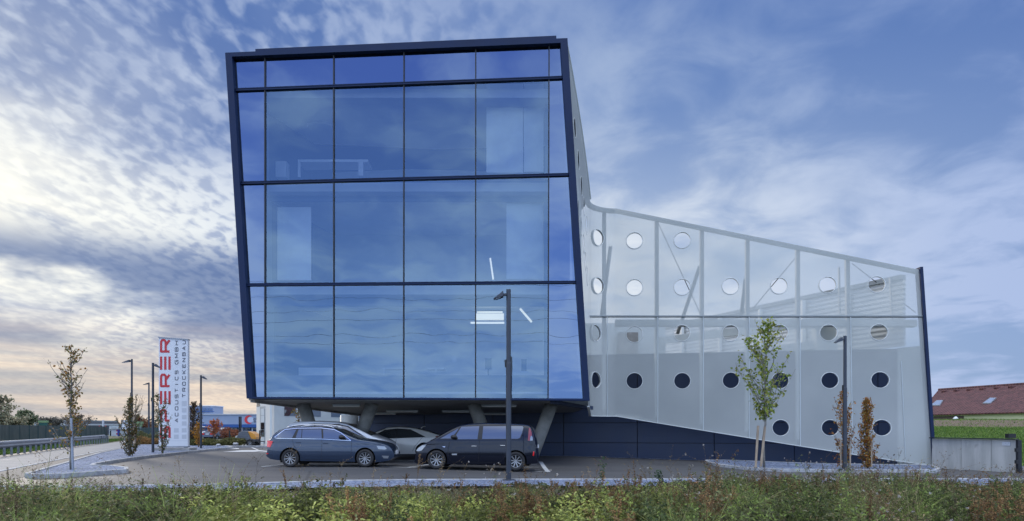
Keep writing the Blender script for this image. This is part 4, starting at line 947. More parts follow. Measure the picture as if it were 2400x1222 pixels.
# glyphs as strokes on a 0..1 x 0..1 box: u along the word, v up
GL = {'S': [[(1, .86), (.9, 1), (.1, 1), (0, .86), (0, .62), (.1, .5), (.9, .5), (1, .38), (1, .14), (.9, 0), (0, 0)]],
 'P': [[(0, 0), (0, .45), (.9, .45), (1, .58), (1, .87), (.9, 1), (0, 1)]], 'E': [[(0, 0), (1, 0)], [(0, .5), (1, .5)], [(0, 1), (1, 1)]],
 'R': [[(0, 0), (0, 1), (.85, 1), (1, .88), (1, .62), (.85, .5), (.3, .5)], [(.6, .5), (1, 0)]],
 'A': [[(0, 0), (.5, 1), (1, 0)], [(.22, .32), (.78, .32)]], 'C': [[(1, 0), (.15, 0), (0, .15), (0, .85), (.15, 1), (1, 1)]],
 'O': [[(.15, 0), (.85, 0), (1, .15), (1, .85), (.85, 1), (.15, 1), (0, .85), (0, .15), (.15, 0)]], 'U': [[(0, 1), (0, .15), (.15, 0), (.85, 0), (1, .15), (1, 1)]],
 'T': [[(0, 1), (1, 1)], [(.5, 1), (.5, 0)]], 'I': [[(.5, 0), (.5, 1)]], 'G': [[(1, 1), (.15, 1), (0, .85), (0, .15), (.15, 0), (1, 0), (1, .5), (.55, .5)]],
 'M': [[(0, 0), (0, 1), (.5, .3), (1, 1), (1, 0)]], 'B': [[(0, 0), (.85, 0), (1, .15), (1, .38), (.85, .5), (0, .5)], [(.85, .5), (.95, .65), (.95, .88), (.82, 1), (0, 1), (0, 0)]],
 'H': [[(0, 0), (0, 1)], [(1, 0), (1, 1)], [(0, .5), (1, .5)]], 'K': [[(0, 0), (0, 1)], [(1, 1), (.15, .5), (1, 0)]], 'N': [[(0, 0), (0, 1), (1, 0), (1, 1)]],
 'Em': [[(1, 0), (0, 0), (0, 1), (1, 1)], [(0, .5), (.9, .5)]], 'Rs': [[(0, 0), (0, 1), (.85, 1), (1, .88), (1, .6), (.85, .45), (0, .45)], [(.55, .45), (1, 0)]],
 'c': [[(1, .05), (.2, 0), (0, .2), (0, .5), (.2, .7), (1, .66)]], 'l': [[(.3, 0), (.3, 1.05)]], 'i': [[(.3, 0), (.3, .68)], [(.3, .9), (.3, .98)]], 'n': [[(0, 0), (0, .7)], [(0, .6), (.4, .7), (.8, .6), (.8, 0)]]}
def strokes(name, lines_, tf, th, m_, par, yo=-.01):
    """one mesh per word: strokes drawn as thin raised bars with rounded joints"""
    mb = MB(); y0_ = yo; q_n = 0
    for pl in lines_:
        pl = [tf(p) for p in pl]
        for a, b_ in zip(pl[:-1], pl[1:]):
            d = (b_-a).normalized(); n_ = Vector((-d.z, 0, d.x))*th/2; q_n = (q_n+1) % 23; yo = y0_*(1+.03*q_n)
            mb.prism([a-n_, b_-n_, b_+n_, a+n_], (0, yo, 0))
        for p in pl[1:-1]:
            mb.prism([p+Vector((math.cos(t), 0, math.sin(t)))*th/2 for t in rng(0, 2*math.pi, 10)[:-1]], (0, yo+y0_*.015, 0))
    return child(mb.build(name, m_, None), par)
def vword(name, letters, xl, xr, th_px, m_):
    th = th_px*SD/F; h = th_px/2; k_ = []
    for ch, y0, y1 in letters:      # y0 bottom px, y1 top px
        tf = lambda p, y0=y0, y1=y1: (lambda u, v: SP(xr-h+(xl-xr+2*h)*v, y0-h+(y1-y0+2*h)*u))(p[0], p[1])
        k_ += [[tf(p) for p in l] for l in GL[ch]]
    return strokes(name, k_, lambda p: p, th, m_, sg)
def vbars(letters, xl, xr, th_px):    # the three-bar E without stem
    mb = MB()
    for y0, y1 in letters:
        for v in (0, .5, 1):
            xc = xr-th_px/2+(xl-xr+th_px)*v; a, b_ = SP(xc-th_px/2, y0), SP(xc+th_px/2, y1); mb.box(a.x, b_.x, SD-.010, SD, a.z, b_.z)
    return mb
GL['Rr'] = [[(-.0, 0), (0, .0), (0, 1), (.85, 1), (1, .86), (1, .40), (.8, .40)], [(.55, .40), (1, 0)]]
RW = 5.2
for ch, y0, y1 in (('S', 1029, 999), ('P', 989, 959), ('Rs', 908, 876), ('Rs', 827, 795)): vword('red_letter', [(ch, y0, y1)], 375, 400, RW, M['red'])
for y0, y1 in ((948, 917), (867, 836)): child(vbars([(y0, y1)], 375, 400, RW).build('red_letter', M['red'], None), sg)
w1 = [(c_, 990.5-(i*14.1) , 990.5-(i*14.1)-9.5) for i, c_ in enumerate('ACOUSTICS') ]+[(c_, 854.5-(i*15.0), 854.5-(i*15.)-10.5) for i, c_ in enumerate('GMBH')]
for a, b_, c_ in w1: vword('grey_letter', [({'R': 'Rs', 'E': 'Em'}.get(a, a), b_, c_)], 409.8, 418, 1.5, M['sign_ink'])
w2 = [(c_, 932-(i*13.85), 932-(i*13.85)-9.3) for i, c_ in enumerate('TROCKENBAU')]
for a, b_, c_ in w2: vword('grey_letter', [({'R': 'Rs', 'E': 'Em'}.get(a, a), b_, c_)], 427, 435.2, 1.5, M['sign_ink'])
for xl, ys in ((426.2, ((940, 952), (957, 967), (973, 983), (988, 998), (1004, 1014), (1019, 1029))), (407.7, ((1004, 1014), (1019, 1029)))):
    for y0, y1 in ys: a, b_ = SP(xl, y1), SP(xl+11, y0); mb = MB(); mb.box(a.x, b_.x, SD-.006, SD, a.z, b_.z); child(mb.build('grey_square', M['sign_grey'], None), sg)
# ================================================================ vegetation tools
class LV:
    """thousands of small leaves collected as diamonds with a colour each"""
    def __init__(s): s.v = []; s.c = []
    def leaves(s, pos, dr, ln, wd, col, jit=.25, droop=0.):
        pos = np.asarray(pos, float); n = len(pos)
        if n == 0: return
        dr = np.asarray(dr, float); dr = dr/np.maximum(1e-6, np.linalg.norm(dr, axis=1, keepdims=True))
        ln = np.broadcast_to(ln, (n,)).reshape(n, 1); wd = np.broadcast_to(wd, (n,)).reshape(n, 1)
        r_ = np.random.normal(size=(n, 3)); sdv = np.cross(dr, r_); sdv /= np.maximum(1e-6, np.linalg.norm(sdv, axis=1, keepdims=True))
        tip = pos+dr*ln; tip[:, 2] -= droop*ln[:, 0]; mid = pos+dr*ln*.45
        s.v.append(np.stack([pos, mid+sdv*wd/2, tip, mid-sdv*wd/2], 1).reshape(-1, 3))
        col = np.broadcast_to(np.asarray(col, float), (n, 3)); c_ = col*(1+np.random.uniform(-jit, jit, (n, 1))); s.c.append(np.repeat(np.clip(c_, .004, 1), 4, 0))
    def strips(s, pts, wd, col):
        """pts: (n, k, 3) polylines drawn as ribbons"""
        pts = np.asarray(pts, float); n, k_ = pts.shape[:2]
        sdv = np.cross(pts[:, -1]-pts[:, 0], np.random.normal(size=(n, 3))); sdv /= np.maximum(1e-6, np.linalg.norm(sdv, axis=1, keepdims=True))
        wd = np.broadcast_to(wd, (n,)).reshape(n, 1); col = np.broadcast_to(np.asarray(col, float), (n, 3))*(1+np.random.uniform(-.25, .25, (n, 1)))
        for i in range(k_-1):
            w0, w1_ = wd*(1-i/(k_-1)*.85), wd*(1-(i+1)/(k_-1)*.85)
            s.v.append(np.stack([pts[:, i]-sdv*w0/2, pts[:, i]+sdv*w0/2, pts[:, i+1]+sdv*w1_/2, pts[:, i+1]-sdv*w1_/2], 1).reshape(-1, 3)); s.c.append(np.repeat(np.clip(col, .004, 1), 4, 0))
    def build(s, name, parent=None, m_=None):
        v = np.concatenate(s.v); c_ = np.concatenate(s.c); n = len(v)//4
        me_ = bpy.data.meshes.new(name); me_.vertices.add(len(v)); me_.vertices.foreach_set('co', v.astype(np.float32).ravel())
        me_.loops.add(len(v)); me_.loops.foreach_set('vertex_index', np.arange(len(v), dtype=np.int32)); me_.polygons.add(n)
        me_.polygons.foreach_set('loop_start', np.arange(0, 4*n, 4, dtype=np.int32)); me_.polygons.foreach_set('loop_total', np.full(n, 4, dtype=np.int32))
        a = me_.color_attributes.new('Col', 'FLOAT_COLOR', 'POINT'); a.data.foreach_set('color', np.concatenate([c_, np.ones((len(c_), 1))], 1).astype(np.float32).ravel())
        me_.update(calc_edges=True); me_.validate(); return link(name, me_, m_ or M['leaf'], parent)
np.random.seed(11)
def rv(n): return np.random.normal(size=(n, 3))
def tree(name, label, loc, H, prof_, nbr, leaf, cols, lsize, tr, seed, up=.8, stem_leaf=.2, group=None, bark='bark', lean=0., dens_=1., bare=0.):
    """prof_: list of (height fraction, crown radius); branches leave the stem and carry leaves"""
    rs = np.random.RandomState(seed); np.random.seed(seed); root = thing(name, label, 'tree', loc, 0, group)
    wob = [Vector((lean*t*t+rs.uniform(-.02, .02)*H*.3, rs.uniform(-.02, .02)*H*.3, H*t)) for t in rng(0, 1, 10)]; wob[0] = Vector((0, 0, -.05))
    mb = MB(); mb.tube(wob, [tr*(1-.9*t)+.004 for t in rng(0, 1, 10)], 8)
    def at(t): t = clampf(t, 0, 1)*10; i = min(9, int(t)); return wob[i].lerp(wob[i+1], t-i)
    lv = LV(); h0 = prof_[0][0]
    for b_ in range(nbr):
        t = h0+(1-h0)*(b_+rs.uniform(0, 1))/nbr; rad_ = interp(prof_, t)*rs.uniform(.6, 1.35); az = rs.uniform(0, 2*math.pi)
        st_ = at(max(.02, t-rad_*up/H*.9)); d = Vector((math.cos(az), math.sin(az), 0)); n = 5; pts = []
        for i in range(n+1):
            u = i/n; pts.append(st_+d*rad_*(u**.8)+Vector((rs.uniform(-.03, .03), rs.uniform(-.03, .03), up*rad_*(u+.35*u*u)+rs.uniform(-.02, .02))))
        mb.tube(pts, [tr*.28*(1-.85*i/n)+.003 for i in range(n+1)], 5, cap=False)
        for _ in range(3):     # twigs
            i = rs.randint(1, n); e = Vector(rs.normal(size=3)); e.z = abs(e.z)+.3; tw = pts[i]+e.normalized()*rad_*rs.uniform(.2, .45); mb.tube([pts[i], tw], [.006, .002], 4, cap=False)
            m_ = int(leaf*.25*dens_); f = rs.uniform(.2, 1, (m_, 1)); pp = np.array(pts[i])*(1-f)+np.array(tw)*f+rs.normal(size=(m_, 3))*.025
            if m_ and rs.uniform() > bare: lv.leaves(pp, rs.normal(size=(m_, 3))+np.array([0, 0, -.1]), rs.uniform(.6, 1.2, m_)*lsize, rs.uniform(.5, .8, m_)*lsize, np.array(cols)[rs.randint(0, len(cols), m_)], .3, .1)
        m_ = int(leaf*dens_*rs.uniform(.4, 1.3)); seg = rs.uniform(.8, n-.01, m_); i = seg.astype(int); f = (seg-i)[:, None]; pa = np.array([list(p) for p in pts]); pp = pa[i]*(1-f)+pa[i+1]*f
        if m_ and rs.uniform() > bare: lv.leaves(pp+rs.normal(size=(m_, 3))*lsize*.5, rs.normal(size=(m_, 3)), rs.uniform(.6, 1.2, m_)*lsize, rs.uniform(.5, .85, m_)*lsize, np.array(cols)[rs.randint(0, len(cols), m_)], .3, .1)
    if stem_leaf:
        m_ = int(leaf*nbr*stem_leaf); tt_ = rs.uniform(h0, .98, m_); pp = np.array([list(at(q)) for q in tt_])+rs.normal(size=(m_, 3))*.06
        lv.leaves(pp, rs.normal(size=(m_, 3)), rs.uniform(.6, 1.2, m_)*lsize, rs.uniform(.5, .85, m_)*lsize, np.array(cols)[rs.randint(0, len(cols), m_)], .3, .1)
    mb.build('trunk', M[bark], root, True); lv.build('crown', root); return root
def stake(px0, y0, px1, y1, D, r_, label, m_='wood'):
    a, b_ = P(px0, y0, D), P(px1, y1, D); mb = MB(); mb.tube([a, b_], r_, 8); return tag(mb.build('tree_stake', M[m_], None), label, 'stake')
GOLD = [(.30, .20, .05), (.22, .18, .05), (.36, .17, .04), (.12, .13, .04)]; BRWN = [(.16, .11, .04), (.10, .11, .035), (.07, .10, .035), (.22, .13, .04)]
GRN = [(.10, .17, .03), (.16, .22, .04), (.22, .26, .05), (.07, .12, .025)]; ORG = [(.34, .13, .03), (.42, .18, .04), (.24, .09, .025), (.38, .24, .06)]
def tb(px, py, D=None): v = G(px, py) if D is None else P(px, py, D); return (v.x, v.y, g(v.x, v.y)+.08)
b1 = tb(167, 1108); D1 = b1[1]; k1 = F/D1
tree('young_tree', 'thin golden autumn tree on a grey stake at the left gravel tip', b1, 292/k1, [(.22, .35), (.34, .5), (.45, .28), (.62, .28), (.8, .48), (.93, .35), (1, .12)], 48, 11, GOLD+GOLD+[(.34, .19, .05), (.26, .13, .04), (.14, .12, .04)], .095, .045, 3, 1.0, .08, bark='bark_grey')
stake(171, 1106, 167, 980, D1-.15, .035, 'grey metal stake beside the golden tree at the gravel tip', 'galv')
b2 = tb(303, 1074); k2 = F/b2[1]
tree('columnar_tree', 'narrow dark green and brown hornbeam before the tall thin lamp', b2, 138/k2, [(.06, .42), (.35, .38), (.6, .45), (.8, .4), (1, .1)], 46, 26, BRWN, .085, .05, 4, 1.3, .25)
b3 = tb(318, 1058); k3 = F/b3[1]
tree('columnar_tree', 'nearly bare narrow tree just behind the dark green hornbeam', b3, 130/k3, [(.35, .25), (.6, .45), (.85, .45), (1, .1)], 24, 6, BRWN, .08, .05, 5, 1.6, .05, bare=.4)
stake(316, 1060, 313, 975, b3[1]-.2, .05, 'wooden stake beside the nearly bare narrow tree')
b4 = tb(381, 1068); k4 = F/b4[1]
tree('young_tree', 'slim loose green tree growing before the sign tower', b4, 140/k4, [(.1, .22), (.4, .35), (.65, .5), (.85, .4), (1, .1)], 34, 16, [(.09, .12, .04), (.14, .15, .05), (.20, .12, .04)], .085, .045, 6, 1.2, .2, lean=-.35)
b5 = tb(453, 1040, 52); k5 = F/52.
tree('columnar_tree', 'dense dark brown columnar tree beside the sign tower', b5, 100/k5, [(.05, .45), (.3, .55), (.6, .6), (.85, .45), (1, .1)], 60, 30, [(.09, .06, .035), (.06, .05, .03), (.13, .07, .03)], .11, .06, 7, 1.4, .25)
b6 = tb(465, 1044, 47); k6 = F/47.
tree('small_tree', 'small yellow leaved tree left of the right sign lamp post', b6, 58/k6, [(.2, .25), (.6, .4), (1, .1)], 24, 20, [(.5, .26, .03), (.42, .2, .03)], .10, .04, 8, 1.1, .2)
b7 = tb(501, 1034, 85)
tree('small_tree', 'small orange tree above the parked dark blue saloon', b7, 2.35, [(.35, .5), (.7, 1.0), (1, .4)], 26, 30, [(.5, .17, .06), (.42, .13, .05)], .17, .06, 9, .8, .1)
b8 = tb(1791, 1093, 27.3); k8 = F/b8[1]
tree('young_tree', 'young green maple between two wooden stakes', b8, 345/k8, [(.36, .3), (.5, .75), (.68, 1.0), (.85, .75), (1, .25)], 52, 15, [(.22, .29, .045), (.30, .34, .06), (.38, .37, .08), (.14, .20, .035)], .15, .05, 12, 1.0, .12, lean=.15, bark='bark_grey')
stake(1771, 1096, 1777, 998, b8[1]-.2, .05, 'wooden stake left of the young green maple'); stake(1783.5, 1094, 1793, 1000, b8[1]-.25, .05, 'wooden stake right of the young green maple')
b9 = tb(1976, 1096, 27.2); k9 = F/b9[1]
tree('columnar_tree', 'narrow orange beech hidden partly by the right lamp post', b9, 182/k9, [(.10, .24), (.45, .42), (.75, .34), (1, .1)], 46, 15, ORG, .095, .04, 13, 1.5, .1)
b10 = tb(2032, 1094, 27.2); k10 = F/b10[1]
tree('columnar_tree', 'narrow orange beech right of the lamp post, before the perforated hall', b10, 165/k10, [(.04, .32), (.3, .36), (.6, .30), (.85, .18), (1, .08)], 56, 22, ORG+[(.3, .2, .04)], .09, .045, 14, 1.5, .3)
stake(1971, 1096, 1970, 1030, b9[1]-.2, .028, 'thin wooden stake left of the right lamp post'); stake(1993, 1096, 1992, 1035, b9[1]-.2, .028, 'thin wooden stake right of the right lamp post'); stake(2043, 1094, 2043, 1035, b10[1]-.2, .028, 'thin wooden stake beside the rightmost orange beech')
# far trees at the left
OLV = [(.34, .33, .22), (.27, .28, .18), (.40, .34, .22)]  # olive leaves lightened: distance haze put into the colour
def far_tree(px, pb, pt, D, rad_, cols, label, seed, n=60, ls=.3, nb=46, name='broad_tree'):
    v = P(px, pb, D); k_ = F/D; tree(name, label, (v.x, D, v.z-.4), (pb-pt)/k_+.4, [(.12, rad_*.8), (.4, rad_), (.75, rad_*.8), (1, rad_*.2)], nb, n, cols, ls, .14, seed, .7, .2, 'trees beyond the green fence')
far_tree(-14, 1004, 915, 78, 1.6, OLV, 'olive leaved tree cut by the left edge of the picture', 21)
far_tree(62, 1002, 966, 95, 1.7, [(.15, .19, .10), (.20, .22, .13)], 'small green bushy tree beyond the fence near the left edge', 22, 50)
far_tree(30, 1003, 982, 90, 1.8, OLV, 'low olive shrub between the two leftmost trees', 23, 40)
far_tree(118, 1003, 982, 120, 2.2, [(.16, .15, .13), (.12, .12, .10)], 'low grey shrub beyond the fence right of the green sign', 24, 40, .3)
far_tree(185, 1003, 975, 110, 2.2, [(.16, .14, .12), (.2, .15, .10)], 'bare brownish tree behind the golden tree', 25, 22, .25)
far_tree(323, 1018, 978, 88, 1.6, [(.24, .12, .07), (.18, .1, .06)], 'russet tree behind the hornbeam at the road end', 26, 40, .25)
far_tree(338, 1018, 990, 92, 1.6, [(.3, .18, .08), (.2, .13, .06)], 'pale orange shrub behind the distant lamp', 27, 40, .25)
# distant wood as one low band
lv = LV(); n = 9000; xx = np.random.uniform(-260, -58, n); yy = np.random.uniform(235, 262, n); hh = 1.1+1.5*np.abs(np.sin(xx*.11)+.6*np.sin(xx*.31+1)+.4*np.sin(xx*.83)); zz = np.random.uniform(0, 1, n)**.7*hh*1.35
lv.leaves(np.stack([xx, yy, zz], 1), rv(n), np.random.uniform(.8, 1.6, n), np.random.uniform(.6, 1.0, n), np.array([(.10, .11, .09), (.13, .13, .10), (.08, .10, .08)])[np.random.randint(0, 3, n)], .2); tag(lv.build('distant_wood'), 'grey green far-off wood along the left horizon', 'trees', kind='stuff')
lv = LV(); n = 2500; xx = np.random.uniform(-58, 20, n); yy = np.random.uniform(300, 320, n); zz = np.random.uniform(0, 1, n)*3.
lv.leaves(np.stack([xx, yy, zz], 1), rv(n), 1.6, 1., (.10, .11, .10), .2); tag(lv.build('distant_wood'), 'grey green far-off wood behind the business park', 'trees', kind='stuff')
# hedges
def hedge(label, a, b_, wid, h, cols, n, ls):
    a, b_ = Vector(a), Vector(b_); d = b_-a; nrm_ = Vector((-d.y, d.x)).normalized(); t = np.random.uniform(0, 1, n); u = np.random.uniform(-1, 1, n)
    bump_ = .75+.25*np.sin(t*d.length*2.6+1.3)*np.cos(t*d.length*1.1); z = np.random.uniform(0.05, 1, n)**.6*h*bump_*(1-.35*u*u)
    p_ = np.stack([a.x+d.x*t+nrm_.x*u*wid/2, a.y+d.y*t+nrm_.y*u*wid/2, z+.05], 1); lv = LV(); lv.leaves(p_, rv(n)+np.array([0, 0, .5]), ls*np.random.uniform(.7, 1.3, n), ls*.45, np.array(cols)[np.random.randint(0, len(cols), n)], .3)
    return tag(lv.build('hedge'), label, 'hedge')
def GX(px, D): return ((px-CX)*D/F, D)
hedge('low clipped olive hedge along the far kerb', GX(443, 52), GX(570, 51), 1.2, .78, [(.15, .15, .05), (.20, .19, .08), (.10, .11, .04)], 9000, .13)
hedge('bright orange low hedge left of the sign tower', GX(328, 55), GX(374, 54), 1.2, .72, [(.34, .19, .07), (.28, .15, .06), (.22, .15, .06)], 4500, .13)
hedge('dull green hedge behind the orange one', GX(326, 60), GX(374, 59), 1.2, 1.15, [(.14, .14, .06), (.11, .12, .05)], 3500, .15)
hedge('russet hedge right of the parked saloon', GX(530, 88), GX(566, 87), 2.2, 1.5, [(.30, .11, .05), (.24, .09, .05)], 3500, .22)
# ================================================================ left side: fence, guardrail
fa, fb = Vector((-31.5, 42)), Vector((-31.5-.431*41, 83)); fa0 = fa+(fa-fb)*.35
fn = thing('panel_fence', 'long dark green upright board fence along the road', 'fence', (fa.x, fa.y, 0))
M['green_fence'] = corr('dark_green_sheet', (.030, .062, .062), (-.396, .918, 0), .32); 
nseg = 24
for i in range(nseg):
    p, q_ = fa0.lerp(fb, i/nseg), fa0.lerp(fb, (i+1)/nseg); mb = MB(); d = (q_-p).normalized(); z = -.1
    mb.beam((p.x+d.x*.03, p.y+d.y*.03, .78), (q_.x-d.x*.03, q_.y-d.y*.03, .78), .05, 1.75); child(mb.build('fence_panel', M['green_fence'], None), fn)
    mb = MB(); mb.box(p.x-.05, p.x+.05, p.y-.05, p.y+.05, -.1, 1.66); child(mb.build('post', M['green_fence'], None), fn)
ga = Vector((-26+.431*9, 35-9)); gb_ = Vector((-26-.431*34, 69))
gr = thing('guardrail', 'galvanised steel guardrail on short posts beside the road', 'guardrail', (ga.x, ga.y, 0))
pr_ = [(0, .42), (.05, .47), (.05, .53), (0, .58), (.05, .63), (.05, .70), (0, .76)]
dd = (gb_-ga).normalized(); nn = Vector((dd.y, -dd.x)); vs = []; ns = 30
for i in range(ns+1):
    p = ga.lerp(gb_, i/ns)+nn*(-.9*max(0, i/ns-.75)**2*16*.5)
    for o_, z in pr_: vs.append((p.x+nn.x*o_, p.y+nn.y*o_, z+.04))
mb = MB(); mb.add(vs, [(i*7+j, i*7+j+1, i*7+8+j, i*7+7+j) for i in range(ns) for j in range(6)]); o = child(mb.build('rail', M['galv'], None, True), gr); md = o.modifiers.new('s', 'SOLIDIFY'); md.thickness = .006
L = (gb_-ga).length; n = int(L/1.33)
for i in range(n):
    p = ga.lerp(gb_, (i+.5)/n)-nn*.08; mb = MB(); mb.box(p.x-.05, p.x+.05, p.y-.03, p.y+.03, -.05, .74); child(mb.build('post', M['galv'], None), gr)
def verge(xa, xb, label, pts, cols, n, h, nm='verge_grass'):
    """short grass over a quad strip given by four ground points"""
    a, b_, c_, d = [np.array(p) for p in pts]; u = np.random.uniform(0, 1, (n, 1)); v = np.random.uniform(0, 1, (n, 1)); p_ = (a*(1-u)+b_*u)*(1-v)+(d*(1-u)+c_*u)*v
    z = np.zeros((n, 1)) if p_.shape[1] == 2 else None; p3 = np.concatenate([p_, z+.02], 1) if z is not None else p_
    lv = LV(); dr = rv(n)*.5+np.array([0, 0, 1.]); lv.leaves(p3, dr, h*np.random.uniform(.5, 1.3, n), h*.3, np.array(cols)[np.random.randint(0, len(cols), n)], .3); return tag(lv.build(nm), label, 'grass', kind='stuff')
patch('verge', [along((-26.7, 35.4), -14), along((-26.7, 35.4), 50), along((-31.5, 42), 44), along((-31.5, 42), -20)], .01, mat('grass_soil', (.07, .12, .03), .9, 0, .3, 2), 3)
verge(0, 0, 'green roadside grass between the guardrail and the fence', [along((-26.5, 35.4), -12), along((-26.5, 35.4), 48), along((-31.3, 42), 42), along((-31.3, 42), -18)], [(.10, .19, .04), (.15, .23, .05)], 30000, .16)
# things at the road end
def boxthing(name, label, cat, x0, x1, y0, y1, D, dep, m_, extra=None, bevel=.02):
    a, b_ = P(x0, y1, D), P(x1, y0, D); r_ = thing(name, label, cat, (a.x, D, a.z)); mb = MB(); mb.box(a.x, b_.x, D, D+dep, a.z, b_.z); child(mb.build('body', m_, None, False, bevel), r_)
    mb = MB(); mb.box(a.x-.08, b_.x+.08, D-.08, D+dep+.08, b_.z+.005, b_.z+.12); child(mb.build('lid', M['grey_steel'], None, False, .01), r_)
    if extra: extra(r_, a, b_, D)
    return r_
def door_on(col):
    def f(r_, a, b_, D):
        w_ = b_.x-a.x; h_ = b_.z-a.z; mb = MB(); mb.box(a.x+w_*.2, a.x+w_*.8, D-.03, D-.004, a.z+.05, a.z+h_*.85); child(mb.build('door', col, None), r_)
        mb = MB(); mb.box(a.x+w_*.7, a.x+w_*.75, D-.06, D-.03, a.z+h_*.4, a.z+h_*.5); child(mb.build('handle', M['galv'], None), r_)
    return f
M['blue_plastic'] = mat('blue_plastic', (.012, .06, .42), .4); M['gsign'] = mat('green_board', (.17, .27, .13), .5); M['gdark'] = mat('dark_green_board', (.02, .09, .08), .5)
boxthing('clothes_bin', 'blue recycling container at the far end of the road', 'container', 262.5, 268.5, 1007, 1023, 84, 1.2, M['blue_plastic'], door_on(M['dark']))
boxthing('clothes_bin', 'white and dark recycling container left of the blue one', 'container', 257, 261.5, 1008, 1022.5, 82, 1.0, M['sign_white'], door_on(M['dark']))
boxthing('kiosk', 'small pale hut with flat roof at the end of the road', 'hut', 256, 277, 998, 1022, 100, 4, M['tin_wall'], door_on(M['grey_steel']))
r_ = thing('barrier_post', 'red and white striped barrier post right of the blue container', 'barrier', P(272, 1023, 83))
for i in range(4): a, b_ = P(270.3, 1023-i*3.9, 83), P(273.6, 1019.3-i*3.9, 83); mb = MB(); mb.box(a.x, b_.x, 83, 83.15, a.z, b_.z); child(mb.build('band', M['red'] if i % 2 else M['sign_white'], None), r_)
def billboard(label, x0, x1, y0, y1, D, m1, m2):
    a, b_ = P(x0, y1, D), P(x1, y0, D); r_ = thing('billboard', label, 'billboard', (a.x, D, 0)); mb = MB(); mb.box(a.x, b_.x, D, D+.2, a.z, b_.z); child(mb.build('board', m2, None), r_)
    mb = MB(); mb.box(a.x-.1, b_.x+.1, D-.05, D+.25, b_.z, b_.z+.28); child(mb.build('header', m1, None), r_)
    for x in (a.x+.2, b_.x-.2): mb = MB(); mb.box(x-.08, x+.08, D+.05, D+.2, 0, a.z); child(mb.build('leg', M['grey_steel'], None), r_)
billboard('dark green hoarding with a lime header beyond the green fence', 91, 110, 991, 1002, 92, M['gsign'], M['gdark'])
billboard('lime green hoarding behind the nearly bare narrow tree', 319, 332, 994, 1000, 80, M['gsign'], M['gsign'])
billboard('white board behind the hornbeam at the road end', 286, 308, 991, 1007, 78, M['sign_white'], M['sign_white'])
a, b_ = P(80.5, 996, 130), P(85, 979, 130); mb = MB(); mb.box(a.x, a.x+.25, 130, 130.25, 0, b_.z); tag(mb.build('mast', M['grey_steel']), 'slim distant mast left of the golden tree', 'mast')
mb = MB(); mb.box(P(239.5, 0, 120).x, P(242, 0, 120).x, 120, 120.3, 0, P(0, 985, 120).z); tag(mb.build('advertising_pylon', M['sign_grey']), 'slim distant pylon above the end of the fence', 'pylon')
# long low grey shed on the horizon
def building(name, label, x0, x1, y0, y1, D, dep, m_, wins=(), wm=None, cat='building', rz=0):
    a, b_ = P(x0, y1, D), P(x1, y0, D); r_ = thing(name, label, cat, (a.x, D, 0)); mb = MB(); mb.box(a.x, b_.x, D, D+dep, -.2, b_.z); child(mb.build('wall', m_, None), r_)
    mb = MB(); mb.box(a.x-.1, b_.x+.1, D-.1, D+dep, b_.z+.003, b_.z+.3); child(mb.build('roof', M['grey_steel'], None), r_)
    for (u0, u1, v0, v1, mm) in wins:
        p, q_ = P(u0, v1, D), P(u1, v0, D); mb = MB(); mb.box(p.x, q_.x, D-.06, D+.05, p.z, q_.z); child(mb.build('window', mm or M['window'], None), r_)
    return r_
building('far_shed', 'low grey building on the horizon behind the golden tree', 134, 200, 988, 1002, 180, 15, mat('far_grey', (.17, .18, .20), .8), [(140+i*8, 145+i*8, 992, 996, None) for i in range(7)])
building('filling_station', 'flat roofed station with red lights beyond the fence end', 200, 280, 997.5, 1000, 150, 10, mat('far_dark', (.06, .07, .09), .8), [(x, x+2, 998, 999.5, M['red_light']) for x in (232, 247, 258)])
# ================================================================ business building with crescent logo
M['blue_wall'] = mat('pale_blue_sheet', (.24, .30, .42), .5, 0, .05, .5); M['blue_band'] = mat('blue_band', (.012, .075, .27), .45); M['blue_glass'] = mat('blue_tinted_glass', (.03, .09, .22), .15, coat=.5)
BD = 110.
bz = thing('warehouse', 'pale blue business building with blue band and red crescent sign', 'building', (P(500, 0, BD).x, BD, 0))
def bb_(name, x0, x1, y0, y1, D, dep, m_):
    a, b_ = P(x0, y1, D), P(x1, y0, D); mb = MB(); mb.box(a.x, b_.x, D, D+dep, a.z, b_.z); return child(mb.build(name, m_, None), bz)
bb_('wall', 440, 640, 972, 995.0, BD, 30, M['blue_wall']); bb_('roof_edge', 440, 641, 970.6, 971.9, BD-.2, 30, M['sign_white']); bb_('band', 440, 640, 995.2, 1002.2, BD-.15, 30, M['blue_band']); bb_('ground_floor', 440, 640, 1002.4, 1030, BD+1.5, 28, M['blue_glass'])
for i in range(11): bb_('window', 470+i*15, 470+i*15+11, 1003, 1007, BD+1.42, .05, M['sign_grey'])
for i in range(7): bb_('pillar', 470+i*24, 471.6+i*24, 1002.4, 1029, BD+.2, .3, M['sign_white'])
bb_('upper_storey', 400, 500, 952.5, 970.4, BD+6, 4, M['blue_wall']); bb_('upper_roof', 399, 501, 950.8, 952.3, BD+5.8, 4.2, M['sign_white'])
for i in range(8): bb_('window', 432+i*8.4, 432+i*8.4+6.6, 957, 962.5, BD+5.9, .2, M['blue_glass'])
bb_('ledge', 400, 500.5, 964, 965.5, BD+5.7, .3, M['blue_band'])
